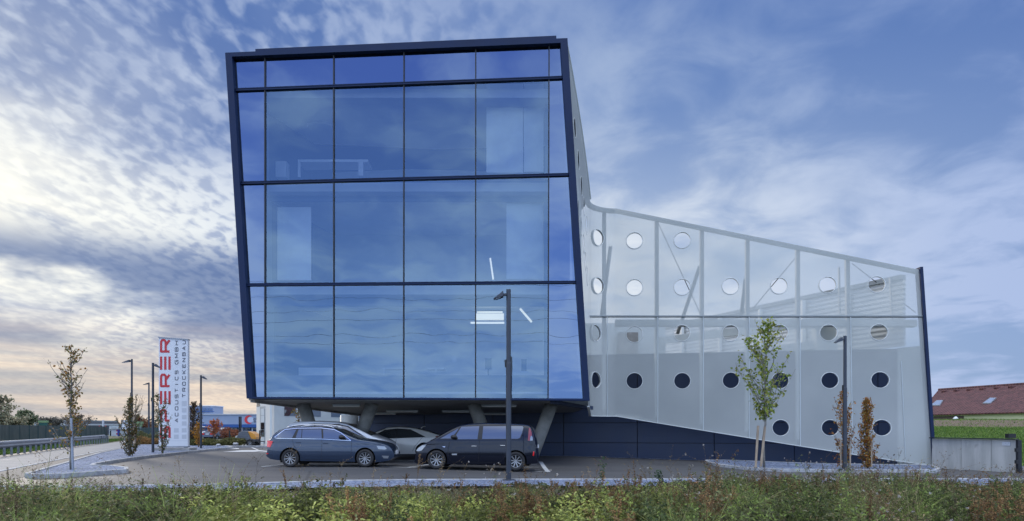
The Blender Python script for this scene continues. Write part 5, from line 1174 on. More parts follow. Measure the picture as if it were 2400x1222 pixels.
# crescent and what is visible of the lettering
cxp, cyp = 583, 984; n = 40; pts = []
for t in rng(R(48), R(312), n): pts.append(P(cxp+10*math.cos(t), cyp-10*math.sin(t), BD-.05))
for t in rng(R(300), R(60), n): pts.append(P(cxp+3.2+7.3*math.cos(t), cyp-7.3*math.sin(t)-.0, BD-.05))
mb = MB(); m2 = n+1
for i in range(n): mb.prism([pts[i], pts[i+1], pts[m2+n-i-1], pts[m2+n-i]], (0, .04, 0))
child(mb.build('crescent', mat('crescent_red', (.62, .03, .04), .5), None), bz)
mb = MB(); mb.prism([P(cxp+4.2+7*math.cos(t), cyp-7*math.sin(t), BD-.03) for t in rng(0, 2*math.pi, 30)[:-1]], (0, .02, 0)); child(mb.build('pale_disc', mat('disc_pale', (.46, .52, .64), .5), None), bz)
for ch, x, y, s_, th in (('c', 594.5, 985, 5.2, .12), ('l', 599.2, 985, 5.2, .12), ('i', 595, 990.8, 4.4, .07), ('n', 597.2, 990.8, 4.4, .07)):
    strokes('letter', GL[ch], lambda p: P(x+p[0]*s_*.75, y-p[1]*s_, BD-.03), th, M['sign_ink'], bz, -.02)
# ================================================================ white house under the overhang (left)
HD = 62.
hs = thing('white_hall', 'white hall with roller doors seen under the left of the office', 'building', (P(620, 0, HD).x, HD, 0))
w0, w1_, w2_ = P(601, 1044, HD), P(637, 1046, 57), P(880, 1046, 70)
def wallq(name, a, b_, z0, z1_, m_, off=0.):
    d = Vector((b_.x-a.x, b_.y-a.y)).normalized(); nn_ = Vector((d.y, -d.x, 0))*off; mb = MB()
    q_ = [Vector((a.x, a.y, z0))+nn_, Vector((b_.x, b_.y, z0))+nn_, Vector((b_.x, b_.y, z1_))+nn_, Vector((a.x, a.y, z1_))+nn_]; bk = Vector((-nn_.x, -nn_.y, 0)).normalized()*.12 if off else Vector((-Vector((d.y, -d.x, 0)).x*.2, d.x*.2, 0))
    mb.hexa(q_, [v+bk for v in q_]); return child(mb.build(name, m_, None), hs)
wallq('wall', w0, w1_, -.2, 5.2, M['plaster']); wallq('wall', w1_, w2_, -.2, 5.2, M['tin_wall'])
def onw(t0, t1, a, b_): return (Vector((a.x+(b_.x-a.x)*t0, a.y+(b_.y-a.y)*t0, 0)), Vector((a.x+(b_.x-a.x)*t1, a.y+(b_.y-a.y)*t1, 0)))
p_, q_ = onw(.26, .60, w0, w1_); wallq('door_frame', p_, q_, .0, 3.35, M['grey_steel'], .02); p_, q_ = onw(.34, .56, w0, w1_)
for i in range(5): wallq('door_panel', p_, q_, .1+i*.62, .1+i*.62+.58, M['window'] if i in (1, 2) else M['tin_wall'], .05)
p_, q_ = onw(.05, .24, w0, w1_); wallq('window', p_, q_, 3.5, 4.6, M['window'], .03); wallq('window_frame', *onw(.03, .26, w0, w1_), 3.42, 3.5, M['wood'], .04)
for a_, b2_ in ((.1, .2), (.3, .42), (.52, .62)): wallq('window', *onw(a_, b2_, w1_, w2_), 2.5, 3.3, M['window'], .03)
mb = MB(); mb.prism([Vector((w0.x-.1, w0.y, 5.2)), Vector((w1_.x, w1_.y-.1, 5.2)), Vector((w2_.x, w2_.y, 5.2)), Vector((w2_.x, w2_.y+9, 5.2)), Vector((w0.x, w0.y+9, 5.2))], (0, 0, .25)); child(mb.build('roof', M['grey_steel'], None), hs)
mb = MB(); mb.box(w0.x+.1, w2_.x, w0.y+9, w0.y+9.2, -.2, 5.2); child(mb.build('rear_wall', M['tin_wall'], None), hs)
tree('small_tree', 'sparse yellow leaved tree behind the leftmost slanting column', tb(699, 1060, 40), 2.9, [(.3, .4), (.7, .6), (1, .2)], 20, 12, GOLD, .12, .04, 31, 1.0, .1)
# far kerb and fence posts
sweep_kerb('far_kerb', [GX(500, 49.5), GX(760, 50)], .25, .14, M['kerb'])
patch('pavement', [GX(560, 50.2), GX(760, 50.6), GX(760, 66), GX(540, 66)], .06, mat('pavement', (.30, .30, .30), .8, 0, .15, 3), 2)
wf = thing('wire_fence', 'fine wire fence on dark posts along the far kerb', 'fence', (P(538, 0, 51).x, 51, 0))
for px in (538, 609, 680): mb = MB(); v = P(px, 0, 51); mb.box(v.x-.04, v.x+.04, 50.96, 51.04, 0, 1.45+ (1004-1009)*51/F); child(mb.build('post', M['black'], None), wf)
for z in np.arange(.12, 1.25, .16): mb = MB(); mb.box(P(500, 0, 51).x, P(700, 0, 51).x, 50.996, 51.0, z, z+.004); child(mb.build('wire', M['grey_steel'], None), wf)
for px in (603.5, 607): mb = MB(); v = P(px, 0, 60); mb.tube([(v.x, 56, 0), (v.x, 56, 2.4)], .06, 8); tag(mb.build('bollard', M['dark'], None), 'slim dark post before the white hall door, '+('left of the pair' if px < 605 else 'right of the pair'), 'post')
df = thing('slat_fence', 'dark green slatted fence behind the orange hedge', 'fence', (P(326, 0, 66).x, 66, 0))
for i in range(22): mb = MB(); x = P(324+i*2.5, 0, 66).x; mb.box(x, x+.07, 66, 66.03, 0, 1.45+.06); child(mb.build('slat', M['green_fence'], None), df)
for z in (.3, 1.3): mb = MB(); mb.box(P(323, 0, 66).x, P(380, 0, 66).x, 66.031, 66.06, z, z+.06); child(mb.build('rail', M['green_fence'], None), df)
# ================================================================ trailer pump (yellow and grey)
TD = 52.; c0 = P(585, 1041, TD)
tp = thing('trailer_pump', 'grey and yellow towed compressor with one wheel by the far kerb', 'trailer', (c0.x, TD, .05))
def arc_prism(name, pts, wy, m_, par, bev=.03): mb = MB(); mb.prism([Vector((x, -wy/2, z)) for x, z in pts], (0, wy, 0)); return mb.build(name, m_, par, False, bev)
M['pump_grey'] = mat('pump_grey', (.10, .115, .14), .45, 0, .1, 5); M['pump_yellow'] = mat('pump_yellow', (.62, .27, .02), .35, coat=.4)
arc_prism('body', [(-.75, .35), (.5, .35), (.62, .55), (.3, .62), (.05, 1.17), (-.35, 1.2), (-.62, 1.05), (-.75, .7)], 1.15, M['pump_grey'], tp)
arc_prism('hood', [(.07, 1.16), (.32, .60), (.66, .56), (.70, .72), (.55, .95), (.3, 1.12)], 1.1, M['pump_yellow'], tp)
arc_prism('side_box', [(-1.0, .45), (-.76, .45), (-.76, .85), (-.9, .8)], .9, M['tin_wall'], tp); arc_prism('tow_frame', [(-1.5, .30), (.7, .30), (.7, .36), (-1.5, .36)], .4, M['black'], tp, .005); arc_prism('tow_bar', [(.66, .38), (1.15, .34), (1.15, .40), (.66, .46)], .1, M['black'], tp, .005)
wheel(tp, .30, -.62, .30, .17, 5, 1); wheel(tp, .30, .62, .30, .17, 5, -1)
mb = MB(); mb.tube([(1.1, 0, .02), (1.1, 0, .45)], .035, 8); mb.build('jockey_stand', M['galv'], tp)
def rock(px, py, s_, label, D=None):
    v = G(px, py) if D is None else P(px, py, D); bm_ = bmesh.new(); bmesh.ops.create_icosphere(bm_, subdivisions=2, radius=s_)
    for q in bm_.verts: q.co *= random.uniform(.8, 1.15); q.co.z *= .6
    me_ = bpy.data.meshes.new('boulder'); bm_.to_mesh(me_); bm_.free(); o_ = link('boulder', me_, M['kerb'], None, True); o_.location = v+Vector((0, 0, s_*.3)); return tag(o_, label, 'rock')
rock(552, 1043, .20, 'pale flat boulder left of the yellow compressor', 49.0); rock(512, 1045, .16, 'small pale boulder right of the sign tower hedge', 49.2)
# ================================================================ concrete wall at the right
ca_, cb_ = P(2184, 1028, 29.2), P(2384, 1031, 26); cw = thing('concrete_wall', 'low stained concrete wall with dark cap right of the hall', 'wall', (ca_.x, ca_.y, -.3))
def conc_board():
    m_ = mat('board_marked_concrete', (.30, .305, .30), .8, 0, .1, 1.2, .25, 30); t = N(m_.node_tree); b_ = m_.node_tree.nodes['Principled BSDF']; co = t.node('ShaderNodeTexCoord').outputs['Object']
    mp = t.node('ShaderNodeMapping', {0: co}); mp.inputs['Scale'].default_value = (4.5, 1, .35); s1 = t.noise(mp.outputs[0], 1.5, 6, .62, .1); mp2 = t.node('ShaderNodeMapping', {0: co}); mp2.inputs['Scale'].default_value = (1.3, .2, .25); s2 = t.noise(mp2.outputs[0], 1.7, 4, .6, .3)
    col = t.mix(t.ss(s1, .3, .7), (.34, .345, .335), (.48, .48, .465)); col = t.mix(t.ss(s2, .57, .64, 0, .6), col, (.10, .10, .095)); t.l.new(col, b_.inputs['Base Color']); return m_
M['conc_board'] = conc_board(); d = (Vector((cb_.x, cb_.y))-Vector((ca_.x, ca_.y))); 
for i in range(3):
    t0, t1 = (0, .37, .72)[i]+.002, (.37, .72, 1)[i]-.002; mb = MB(); a2 = Vector((ca_.x, ca_.y))+d*t0; b2_ = Vector((ca_.x, ca_.y))+d*t1
    mb.hexa([(a2.x, a2.y, -.5), (b2_.x, b2_.y, -.5), (b2_.x+.15, b2_.y+.15, -.5), (a2.x+.15, a2.y+.15, -.5)], [(a2.x, a2.y, 1.0), (b2_.x, b2_.y, 1.0), (b2_.x+.15, b2_.y+.15, 1.0), (a2.x+.15, a2.y+.15, 1.0)]); child(mb.build('wall_segment', M['conc_board'], None), cw)
mb = MB(); mb.beam((ca_.x-.05, ca_.y, 1.04), (cb_.x, cb_.y, 1.03), .22, .04); child(mb.build('cap', M['dark'], None), cw)
e = Vector((cb_.x, cb_.y)); mb = MB(); mb.box(e.x-.02, e.x+.12, e.y-.08, e.y+.1, -.4, 1.0); child(mb.build('end_post', M['dark'], None), cw)
for z in (.55, .1): mb = MB(); mb.box(e.x-.12, e.x-.02, e.y-.12, e.y-.02, z, z+.14); child(mb.build('hinge', M['black'], None), cw)
mb = MB(); q = Vector((ca_.x, ca_.y))+d*.93; mb.box(q.x-.14, q.x+.14, q.y-.1, q.y+.1, 1.075, 1.24); child(mb.build('cap_box', M['black'], None), cw)
pa_, pb_ = Vector((ca_.x, ca_.y))+d*.845, Vector((ca_.x, ca_.y))+d*.93; nn_ = Vector((d.y, -d.x)).normalized()*.03
mb = MB(); mb.hexa([(pa_.x+nn_.x*.2, pa_.y+nn_.y*.2, .78), (pb_.x+nn_.x*.2, pb_.y+nn_.y*.2, .78), (pb_.x+nn_.x*.2, pb_.y+nn_.y*.2, .92), (pa_.x+nn_.x*.2, pa_.y+nn_.y*.2, .92)], [(pa_.x+nn_.x, pa_.y+nn_.y, .78), (pb_.x+nn_.x, pb_.y+nn_.y, .78), (pb_.x+nn_.x, pb_.y+nn_.y, .92), (pa_.x+nn_.x, pa_.y+nn_.y, .92)]); pl_ = child(mb.build('name_plate', M['sign_grey'], None), cw)
mb = MB()
for i, (u, z, ww) in enumerate(((.2, .83, .12), (.42, .86, .1), (.6, .83, .16), (.8, .87, .08))): p = pa_.lerp(pb_, u)+nn_*1.02; mb.beam((p.x, p.y-.004, z), (p.x+ww*.6, p.y-.02-.02, z+.02), .006, .03)
child(mb.build('plate_mark', M['blue_band'], None), cw)
mb = MB(); mb.box(e.x+.2, e.x+.6, e.y-.5, e.y+.1, -.6, -.05); tag(mb.build('concrete_block', M['concrete'], None, False, .01), 'small pale concrete block at the right end of the wall', 'block')
# ================================================================ bank and farmhouse
def bank(x, y):
    t = sst((y-29.5-max(0, (22-x))*1.5)/17); z = -.3+1.75*t
    z += .72*sst((y-47)/13) ; s_ = sst((x-12-max(0, (y-34))*.02)/5)
    return z*s_-.6*(1-s_)+.05*math.sin(x*.9)*math.sin(y*.7)
# keep the bank behind the wall line
def bank2(x, y):
    wy = ca_.y+(x-ca_.x)*(cb_.y-ca_.y)/(cb_.x-ca_.x); dist = (y-max(wy, 20)) if x < cb_.x+1.2 else (y-24-(x-cb_.x)*.0)
    return min(bank(x, y), -.45+max(0, dist)*.22) if dist > 0 else -.7
bm_m = bpy.data.materials.new('bank_earth'); bm_m.use_nodes = True; t = N(bm_m.node_tree); bs_ = bm_m.node_tree.nodes['Principled BSDF']; geo = t.node('ShaderNodeTexCoord').outputs['Object']; sy_ = t.node('ShaderNodeSeparateXYZ', {0: geo}).outputs[1]
yy_ = t.m('ADD', sy_, t.m('MULTIPLY', t.noise(geo, .35, 4), 5.)); br = t.m('MULTIPLY', t.ss(yy_, 48.5, 50), t.ss(yy_, 63, 61)); grn = t.mix(t.ss(t.noise(geo, 2.5, 5, .7), .3, .7), (.07, .13, .025), (.14, .22, .05)); t.l.new(t.mix(br, grn, t.mix(t.ss(t.noise(geo, 4, 5, .7), .35, .65), (.13, .09, .06), (.22, .17, .12))), bs_.inputs['Base Color']); bs_.inputs['Roughness'].default_value = .95
bn = t.node('ShaderNodeBump', {'Height': t.noise(geo, 5, 6, .7)}); bn.inputs['Strength'].default_value = 1; bn.inputs['Distance'].default_value = .15; t.l.new(bn.outputs[0], bs_.inputs['Normal'])
sheet('bank', rng(17.5, 95, 110), rng(21, 130, 90), bank2, bm_m)
n = 60000; yy = 28+32*np.random.uniform(0, 1, n)**1.3; xx = yy*np.random.uniform(.60, .82, n); zz = np.array([bank2(a, b_) for a, b_ in zip(xx, yy)]); keep = (zz > -.25) & ~((yy > 47.5) & (yy < 58.5) & (np.random.uniform(0, 1, n) > .10)); p3 = np.stack([xx, yy, zz-.02], 1)[keep]; m_ = len(p3)
lv = LV(); lv.leaves(p3, rv(m_)*.6+np.array([0, 0, 1.]), np.random.uniform(.06, .20, m_), .04, np.array([(.10, .20, .03), (.16, .26, .05), (.20, .28, .07), (.07, .14, .03)])[np.random.randint(0, 4, m_)], .3); tag(lv.build('bank_grass'), 'fresh green grass on the bank behind the concrete wall', 'grass', kind='stuff')
fh = thing('farmhouse', 'long farmhouse with dark red tiled roof and skylights on the bank', 'building', (60, 85, 2.5))
eL, eR, rL, rR = P(2150, 972.8, 86.5), P(2400, 966, 73), P(2200, 914, 92), P(2400, 902, 79)
def ext(a, b_, t): return a+(b_-a)*t
eR2 = ext(eL, eR, 2.0); rR2 = rL+(eR2-eL)
tile = bpy.data.materials.new('roof_tiles'); tile.use_nodes = True; t = N(tile.node_tree); b_ = tile.node_tree.nodes['Principled BSDF']; co = t.node('ShaderNodeTexCoord').outputs['Object']
ed = (eR-eL).normalized(); ud = (rL-eL); ud = (ud-ed*ud.dot(ed)).normalized()
ux = t.node('ShaderNodeVectorMath', {0: co, 1: tuple(ed)}, operation='DOT_PRODUCT').outputs['Value']; uy = t.node('ShaderNodeVectorMath', {0: co, 1: tuple(ud)}, operation='DOT_PRODUCT').outputs['Value']
wx_ = t.m('SINE', t.m('MULTIPLY', ux, 2*math.pi/.42)); wy_ = t.m('FRACT', t.m('MULTIPLY', uy, 1/.40)); hgt = t.m('ADD', wx_, t.m('MULTIPLY', wy_, 1.2)); bn = t.node('ShaderNodeBump', {'Height': hgt}); bn.inputs['Strength'].default_value = 1; bn.inputs['Distance'].default_value = .06
cell = t.node('ShaderNodeTexWhiteNoise', {'Vector': t.xyz(t.m('FLOOR', t.m('MULTIPLY', ux, 1/.42)), t.m('FLOOR', t.m('MULTIPLY', uy, 1/.4)), 0.)}).outputs['Value']; colr = t.mix(cell, (.080, .032, .036), (.135, .052, .055)); colr = t.mix(t.ss(wy_, .78, 1., 0, .6), colr, (.05, .02, .02)); t.l.new(colr, b_.inputs['Base Color']); t.l.new(bn.outputs[0], b_.inputs['Normal']); b_.inputs['Roughness'].default_value = .7
nrmv = ed.cross(ud).normalized(); nrmv = nrmv if nrmv.z > 0 else -nrmv
back = Vector((0, 0, 0)); perp = Vector((-ed.y, ed.x, 0)).normalized(); perp = perp if perp.y > 0 or perp.x > 0 else -perp; wdt = 2*abs((rL-eL).dot(perp))
mb = MB(); mb.quad(eL, eR2, rR2, rL); mb.quad(eL+perp*wdt, eL, rL); mb.quad(rL, rR2, eR2+perp*wdt, eL+perp*wdt)
o = child(mb.build('roof', tile, None), fh); md = o.modifiers.new('s', 'SOLIDIFY'); md.thickness = .15; md.offset = -1
mb = MB(); mb.tube([rL+Vector((0, 0, .03)), rR2+Vector((0, 0, .03))], .14, 8); child(mb.build('ridge', tile, None), fh)
wz = eL.z-.02; a, b2_ = eL+perp*.6+ed*.5, eR2+perp*.6
M['farm_wall'] = mat('cream_green_wall', (.50, .53, .34), .8, 0, .06, 1)
mb = MB(); mb.hexa([(a.x, a.y, 1.5), (b2_.x, b2_.y, 1.5), (b2_.x+.2, b2_.y+.2, 1.5), (a.x+.2, a.y+.2, 1.5)], [(a.x, a.y, a.z), (b2_.x, b2_.y, b2_.z), (b2_.x+.2, b2_.y+.2, b2_.z), (a.x+.2, a.y+.2, a.z)]); child(mb.build('wall', M['farm_wall'], None), fh)
def onroof(px, py, lift=.0):   # point of the roof plane on a sight line
    o_ = Vector((0, 0, EYE)); r__ = P(px, py, 1.)-o_; t_ = (eL-o_).dot(nrmv)/r__.dot(nrmv); return o_+r__*t_+nrmv*lift
for q in (((2181, 952), (2203, 952), (2211, 939.5), (2196, 940)), ((2303, 947), (2321, 947.5), (2336, 934), (2321, 934))):
    v = [onroof(*p, .1) for p in q]; mb = MB(); mb.hexa([p-nrmv*.12 for p in v], v); sk = child(mb.build('skylight', M['galv'], None), fh); cc = sum(v, Vector())/4
    mb = MB(); v2 = [cc+(p-cc)*.8+nrmv*.012 for p in v]; mb.hexa([p-nrmv*.01 for p in v2], v2); pn = mb.build('pane', mat('sky_pane', (.55, .62, .72), .08, .6), None); pn.parent = sk; pn.matrix_parent_inverse = Matrix.Translation(-Vector(fh.location)) if False else Matrix.Identity(4); pn.matrix_parent_inverse = Matrix.Translation(Vector((0,0,0)))
for px in (2216, 2245, 2275, 2306, 2340, 2374):
    c_ = onroof(px, 917-(px-2216)*.066, .0); mb = MB(); mb.hexa([c_-ed*.3, c_+ed*.3, c_+ed*.3-ud*.4, c_-ed*.3-ud*.4], [c_-ed*.3+nrmv*.05, c_+ed*.3+nrmv*.05, c_+ed*.25-ud*.4+nrmv*.22, c_-ed*.25-ud*.4+nrmv*.22]); child(mb.build('roof_vent', tile, None), fh)
o = None
ga_, gb2 = a+ed*.2-Vector((0, .0, 0))-perp*.05, a+ed*.2-perp*.05
g0 = P(2180, 984, (a.y)); tt0 = a+ed*.1-perp*.06; tt1 = a+ed*5.6-perp*.06
mb = MB(); mb.hexa([(tt0.x, tt0.y, 1.6), (tt1.x, tt1.y, 1.6), (tt1.x, tt1.y, tt1.z-.25), (tt0.x, tt0.y, tt0.z-.25)], [(v[0]+perp.x*.04, v[1]+perp.y*.04, v[2]) for v in ((tt0.x, tt0.y, 1.6), (tt1.x, tt1.y, 1.6), (tt1.x, tt1.y, tt1.z-.25), (tt0.x, tt0.y, tt0.z-.25))]); child(mb.build('garage_door', mat('brown_door', (.05, .04, .035), .7), None), fh)
mb = MB(); v = P(2240, 984, 76); mb.tube([(v.x, 76, 1.6), (v.x, 76, 2.5), (v.x, 76, 2.75)], [.32, .30, .08], 12); tag(mb.build('wrapped_parasol', M['sign_white'], None, True), 'white covered garden object before the farmhouse wall', 'garden cover')
# ================================================================ overhead cables behind the camera (seen mirrored in the facade)
for i, (y, z, lab) in enumerate(((-9, 14.6, 'topmost'), (-9.6, 13.4, 'second from the top'), (-10.2, 12.3, 'third from the top'), (-9, 11.25, 'third from the bottom'), (-9.6, 10.0, 'second from the bottom'), (-10.2, 9.4, 'lowest'))):
    pts = [(x, y, z+.00035*(x+5)**2) for x in rng(-70, 70, 30)]; mb = MB(); mb.tube(pts, .010, 6); tag(mb.build('overhead_cable', M['lamp_metal']), 'dark overhead cable mirrored in the glass front, '+lab, 'cable', 'overhead cables mirrored in the facade')
# ================================================================ meadow in the foreground
np.random.seed(3)
def env(x, y):
    """typical height of the growth: taller thicket on the right, low by the gravel in the middle"""
    px = CX+x*F/y; yy = np.interp(px, [0, 200, 450, 700, 1000, 1300, 1450, 1620, 1750, 2150, 2260, 2330, 2400], [1148, 1146, 1150, 1156, 1158, 1154, 1146, 1134, 1122, 1120, 1140, 1143, 1136])
    h = EYE-(yy-HY)*y/F-.03; return np.clip(h, .10, .62)
def fedge(x): return np.interp(x, [-14, -9.5, -7.3, -4.5, -2.5, 0, 16], [14.35, 14.55, 14.95, 16.05, 16.4, 16.5, 16.75])
LVm = LV()
MUG = [(.095, .110, .042), (.130, .140, .058), (.065, .078, .032), (.14, .14, .075), (.16, .13, .06)]; YEL = [(.20, .22, .060), (.26, .27, .08), (.15, .18, .045)]; DRK = [(.040, .060, .024), (.055, .075, .030)]; DRY = [(.17, .13, .075), (.22, .17, .10), (.11, .08, .05)]
RUST = [(.25, .140, .060), (.31, .19, .085), (.15, .09, .05)]; GRS = [(.15, .20, .05), (.20, .24, .06), (.10, .14, .04), (.24, .22, .11)]
MUG, YEL, DRK, GRS, DRY = [[tuple(v*f_ for v in c_) for c_ in L_] for L_, f_ in ((MUG, 1.5), (YEL, 1.55), (DRK, 1.25), (GRS, 1.5), (DRY, 1.45))]
TONE = [1.]
def pick(c_, n): return np.array(c_)[np.random.randint(0, len(c_), n)]*TONE[0]
def stemline(p, h, lean, k_=4):
    t = np.linspace(0, 1, k_)[:, None]; return np.array(p)+np.concatenate([lean[None, :2]*t**1.6*h, t*h], 1)
def p_mug(L_, p, h, cols, ll=.07, lw=.014, nst=4, per=42):
    for _ in range(nst):
        ln = np.random.normal(size=3)*.28; pp = np.array(p)+np.append(np.random.normal(size=2)*.05, 0); st_ = stemline(pp, h*np.random.uniform(.65, 1.05), ln); L_.strips(st_[None], .008, DRK[0])
        n = per; t = np.random.uniform(.08, 1, n)**.8*3; i = np.minimum(2, t.astype(int)); f = (t-i)[:, None]; q = st_[i]*(1-f)+st_[i+1]*f
        d = np.random.normal(size=(n, 3)); d[:, 2] = np.abs(d[:, 2])*.6+.25; sz = (1.15-.55*t/3); L_.leaves(q, d, ll*sz*np.random.uniform(.7, 1.3, n), lw*np.random.uniform(.7, 1.5, n), pick(cols, n), .3, .25)
        # side sprigs
        m_ = 9; j = np.random.randint(0, n, m_); o_ = q[j]+d[j]/np.linalg.norm(d[j], axis=1, keepdims=True)*ll*1.3
        for oo in o_: L_.leaves(np.repeat(oo[None], 5, 0), np.random.normal(size=(5, 3))+np.array([0, 0, .5]), ll*.6, lw, pick(cols, 5), .3)
def p_grass(L_, p, h, cols, n=26, wd=.007):
    d = np.random.normal(size=(n, 2))*.55; hh = h*np.random.uniform(.55, 1.1, n); o_ = np.array(p)[None]+np.concatenate([np.random.normal(size=(n, 2))*.03, np.zeros((n, 1))], 1)
    pts = np.stack([np.concatenate([o_[:, :2]+d*t**1.9*hh[:, None], (o_[:, 2]+hh*(t*1.15-.28*t*t*np.linalg.norm(d, axis=1)))[:, None]], 1) for t in (0, .4, .75, 1.)], 1); L_.strips(pts, wd*np.random.uniform(.6, 1.2, n), pick(cols, n))
def p_dock(L_, p, h, cols=RUST, dens__=150):
    ln = np.random.normal(size=3)*.10; st_ = stemline(p, h, ln); L_.strips(np.repeat(st_[None], 2, 0), .010, cols[2])
    for br in range(4):
        s_ = st_ if br == 0 else stemline(st_[1]+(st_[2]-st_[1])*np.random.uniform(0, 1), h*np.random.uniform(.25, .42), np.random.normal(size=3)*.5)
        if br: L_.strips(s_[None], .006, cols[2])
        n = dens__ if br == 0 else dens__//3; t = (np.random.uniform(.42 if br == 0 else .2, 1, n))*3; i = np.minimum(2, t.astype(int)); f = (t-i)[:, None]; q = s_[i]*(1-f)+s_[i+1]*f+np.random.normal(size=(n, 3))*.010
        L_.leaves(q, np.random.normal(size=(n, 3)), .020, .014, pick(cols, n), .4)
def p_dry(L_, p, h, cols=DRY, fluff=0.):
    ln = np.random.normal(size=3)*.18; st_ = stemline(p, h, ln); L_.strips(np.repeat(st_[None], 2, 0), .007, cols[2])
    for br in range(9):
        i = np.random.randint(1, 3); o_ = st_[i]+(st_[i+1]-st_[i])*np.random.uniform(0, 1); s_ = stemline(o_, h*np.random.uniform(.12, .34), np.random.normal(size=3)*.8); L_.strips(s_[None], .004, cols[2])
        n = 9; t = np.random.uniform(.3, 1, n)[:, None]*3; ii = np.minimum(2, t[:, 0].astype(int)); f = t-ii[:, None]; q = s_[ii]*(1-f)+s_[ii+1]*f; L_.leaves(q, np.random.normal(size=(n, 3))+np.array([0, 0, .3]), .028, .010, pick(cols, n), .4)
        if fluff and np.random.uniform() < fluff: L_.leaves(np.repeat(s_[-1][None], 12, 0), np.random.normal(size=(12, 3)), .022, .012, (.50, .47, .45), .2)
def p_broad(L_, p, h, cols, n=60, ll=.075):
    q = np.array(p)+np.random.normal(size=(n, 3))*np.array([.09, .09, 0])+np.stack([np.zeros(n), np.zeros(n), np.random.uniform(.05, 1, n)**.7*h], 1); d = np.random.normal(size=(n, 3)); d[:, 2] = d[:, 2]*.4+.25; L_.leaves(q, d, ll*np.random.uniform(.6, 1.3, n), ll*.42, pick(cols, n), .3, .3)
# cover: positions in the wedge the photograph looks at, and a margin round it
N_ = 7600; ys = 5.2+(16.9-5.2)*np.random.uniform(0, 1, N_)**.85; xs_ = ys*np.random.uniform(-.92, .92, N_)
cl = lambda x, y, s_, o_: math.sin(x*s_+o_)*math.cos(y*s_*1.3+o_*2)+.5*math.sin(x*s_*2.7+y*s_*1.9+o_)
K_ = 620; cy_ = 4.9+12.2*np.random.uniform(0, 1, K_)**.9; cx_ = cy_*np.random.uniform(-.95, .95, K_); cR = np.random.uniform(.26, .62, K_); ct = np.random.uniform(.42, 1.55, K_); cs = np.random.uniform(0, 1, K_); chh = np.random.uniform(.72, 1.25, K_)
for gx_, gy_ in ((-7.9, 11.5), (-6.3, 9.3), (-5.6, 13.2), (-2.5, 14.3), (-3.9, 9.2), (5.6, 9.6)): cx_ = np.append(cx_, gx_); cy_ = np.append(cy_, gy_); cR = np.append(cR, .5); ct = np.append(ct, 1.5); cs = np.append(cs, .01); chh = np.append(chh, 1.2)
for x, y in zip(xs_, ys):
    if y > fedge(x)+np.random.normal()*.12: continue
    d2 = ((cx_-x)**2+(cy_-y)**2)/cR**2; i = int(np.argmin(d2)); q2 = float(d2[i]); px = CX+x*F/y; r_ = cs[i]; far = y > 12.6
    fall = 1.12-.75*min(1.1, q2); h = float(env(x, y))*chh[i]*np.random.uniform(.8, 1.12)*max(.3, fall); p = (x, y, .01)
    TONE[0] = ct[i]*np.random.uniform(.8, 1.2)*(1-.35*min(1, q2))
    if r_ < .10: p_grass(LVm, p, h*(1.3 if px < 800 else 1.05), GRS, 30, .009)
    elif far and px < 1500:
        if r_ < .48: p_dry(LVm, p, h*1.1, DRY, .04)
        elif r_ < .7: p_mug(LVm, p, h, DRK+MUG[:2], .06, .014, 3, 34)
        else: p_broad(LVm, p, h*.9, MUG, 50, .055)
    elif 800 < px < 1700 and r_ < .30: p_dock(LVm, p, h*(1.25 if np.random.uniform() < .3 else .8), RUST, 130)
    elif 450 < px < 1600:
        if r_ < .62: p_broad(LVm, p, h*.9, YEL, 56, .062)
        elif r_ < .86: p_mug(LVm, p, h, YEL[:1]+YEL[2:]+MUG[:2], .065, .020, 3, 34)
        else: p_mug(LVm, p, h, DRK+MUG[:1], .07, .016, 3, 30)
    elif r_ < .18: p_dry(LVm, p, h*1.1, DRY, .1)
    elif r_ < .26: p_dock(LVm, p, h*1.1, RUST if px > 1500 else DRY, 110)
    elif r_ < .45: p_broad(LVm, p, h*.9, DRK+MUG, 50, .06)
    elif r_ < .70: p_mug(LVm, p, h, MUG, .085, .020, 3, 34)
    else: p_mug(LVm, p, h, [MUG[0], MUG[2], GRS[0]], .075, .013, 3, 36)
# scattered taller stalks and small flowers
for _ in range(620):
    TONE[0] = np.random.uniform(.5, 1.3)
    px = np.random.uniform(-30, 2430); y = 16.5-8.5*np.random.uniform(0, 1)**1.6; x = (px-CX)*y/F
    if y > fedge(x): continue
    h = float(env(x, y))*np.random.uniform(1.0, 1.5)+np.random.uniform(0, .25)*(np.random.uniform() < .35); r_ = np.random.uniform()
    if r_ < .5: p_dry(LVm, (x, y, .02), h, DRY, .5 if px > 1500 and r_ < .2 else .05)
    elif r_ < .7: p_dock(LVm, (x, y, .02), h*.95, RUST if px > 900 else DRY, 110)
    else: p_mug(LVm, (x, y, .02), h, MUG, .05, .010, 1, 40)
n = 150; yy = np.random.uniform(8, 15.5, n); xx = yy*np.random.uniform(-.75, .75, n); zz = env(xx, yy)*np.random.uniform(.85, 1.05, n); p3 = np.repeat(np.stack([xx, yy, zz], 1), 5, 0)
LVm.leaves(p3, rv(len(p3)), .016, .014, np.repeat(np.array([(.6, .6, .55), (.45, .3, .42), (.6, .5, .2)])[np.random.randint(0, 3, n)], 5, 0), .2)
mo = LVm.build('meadow_weeds'); tag(mo, 'tangled autumn weeds and grass across the whole foreground', 'weeds', kind='stuff')
TONE[0] = 1.
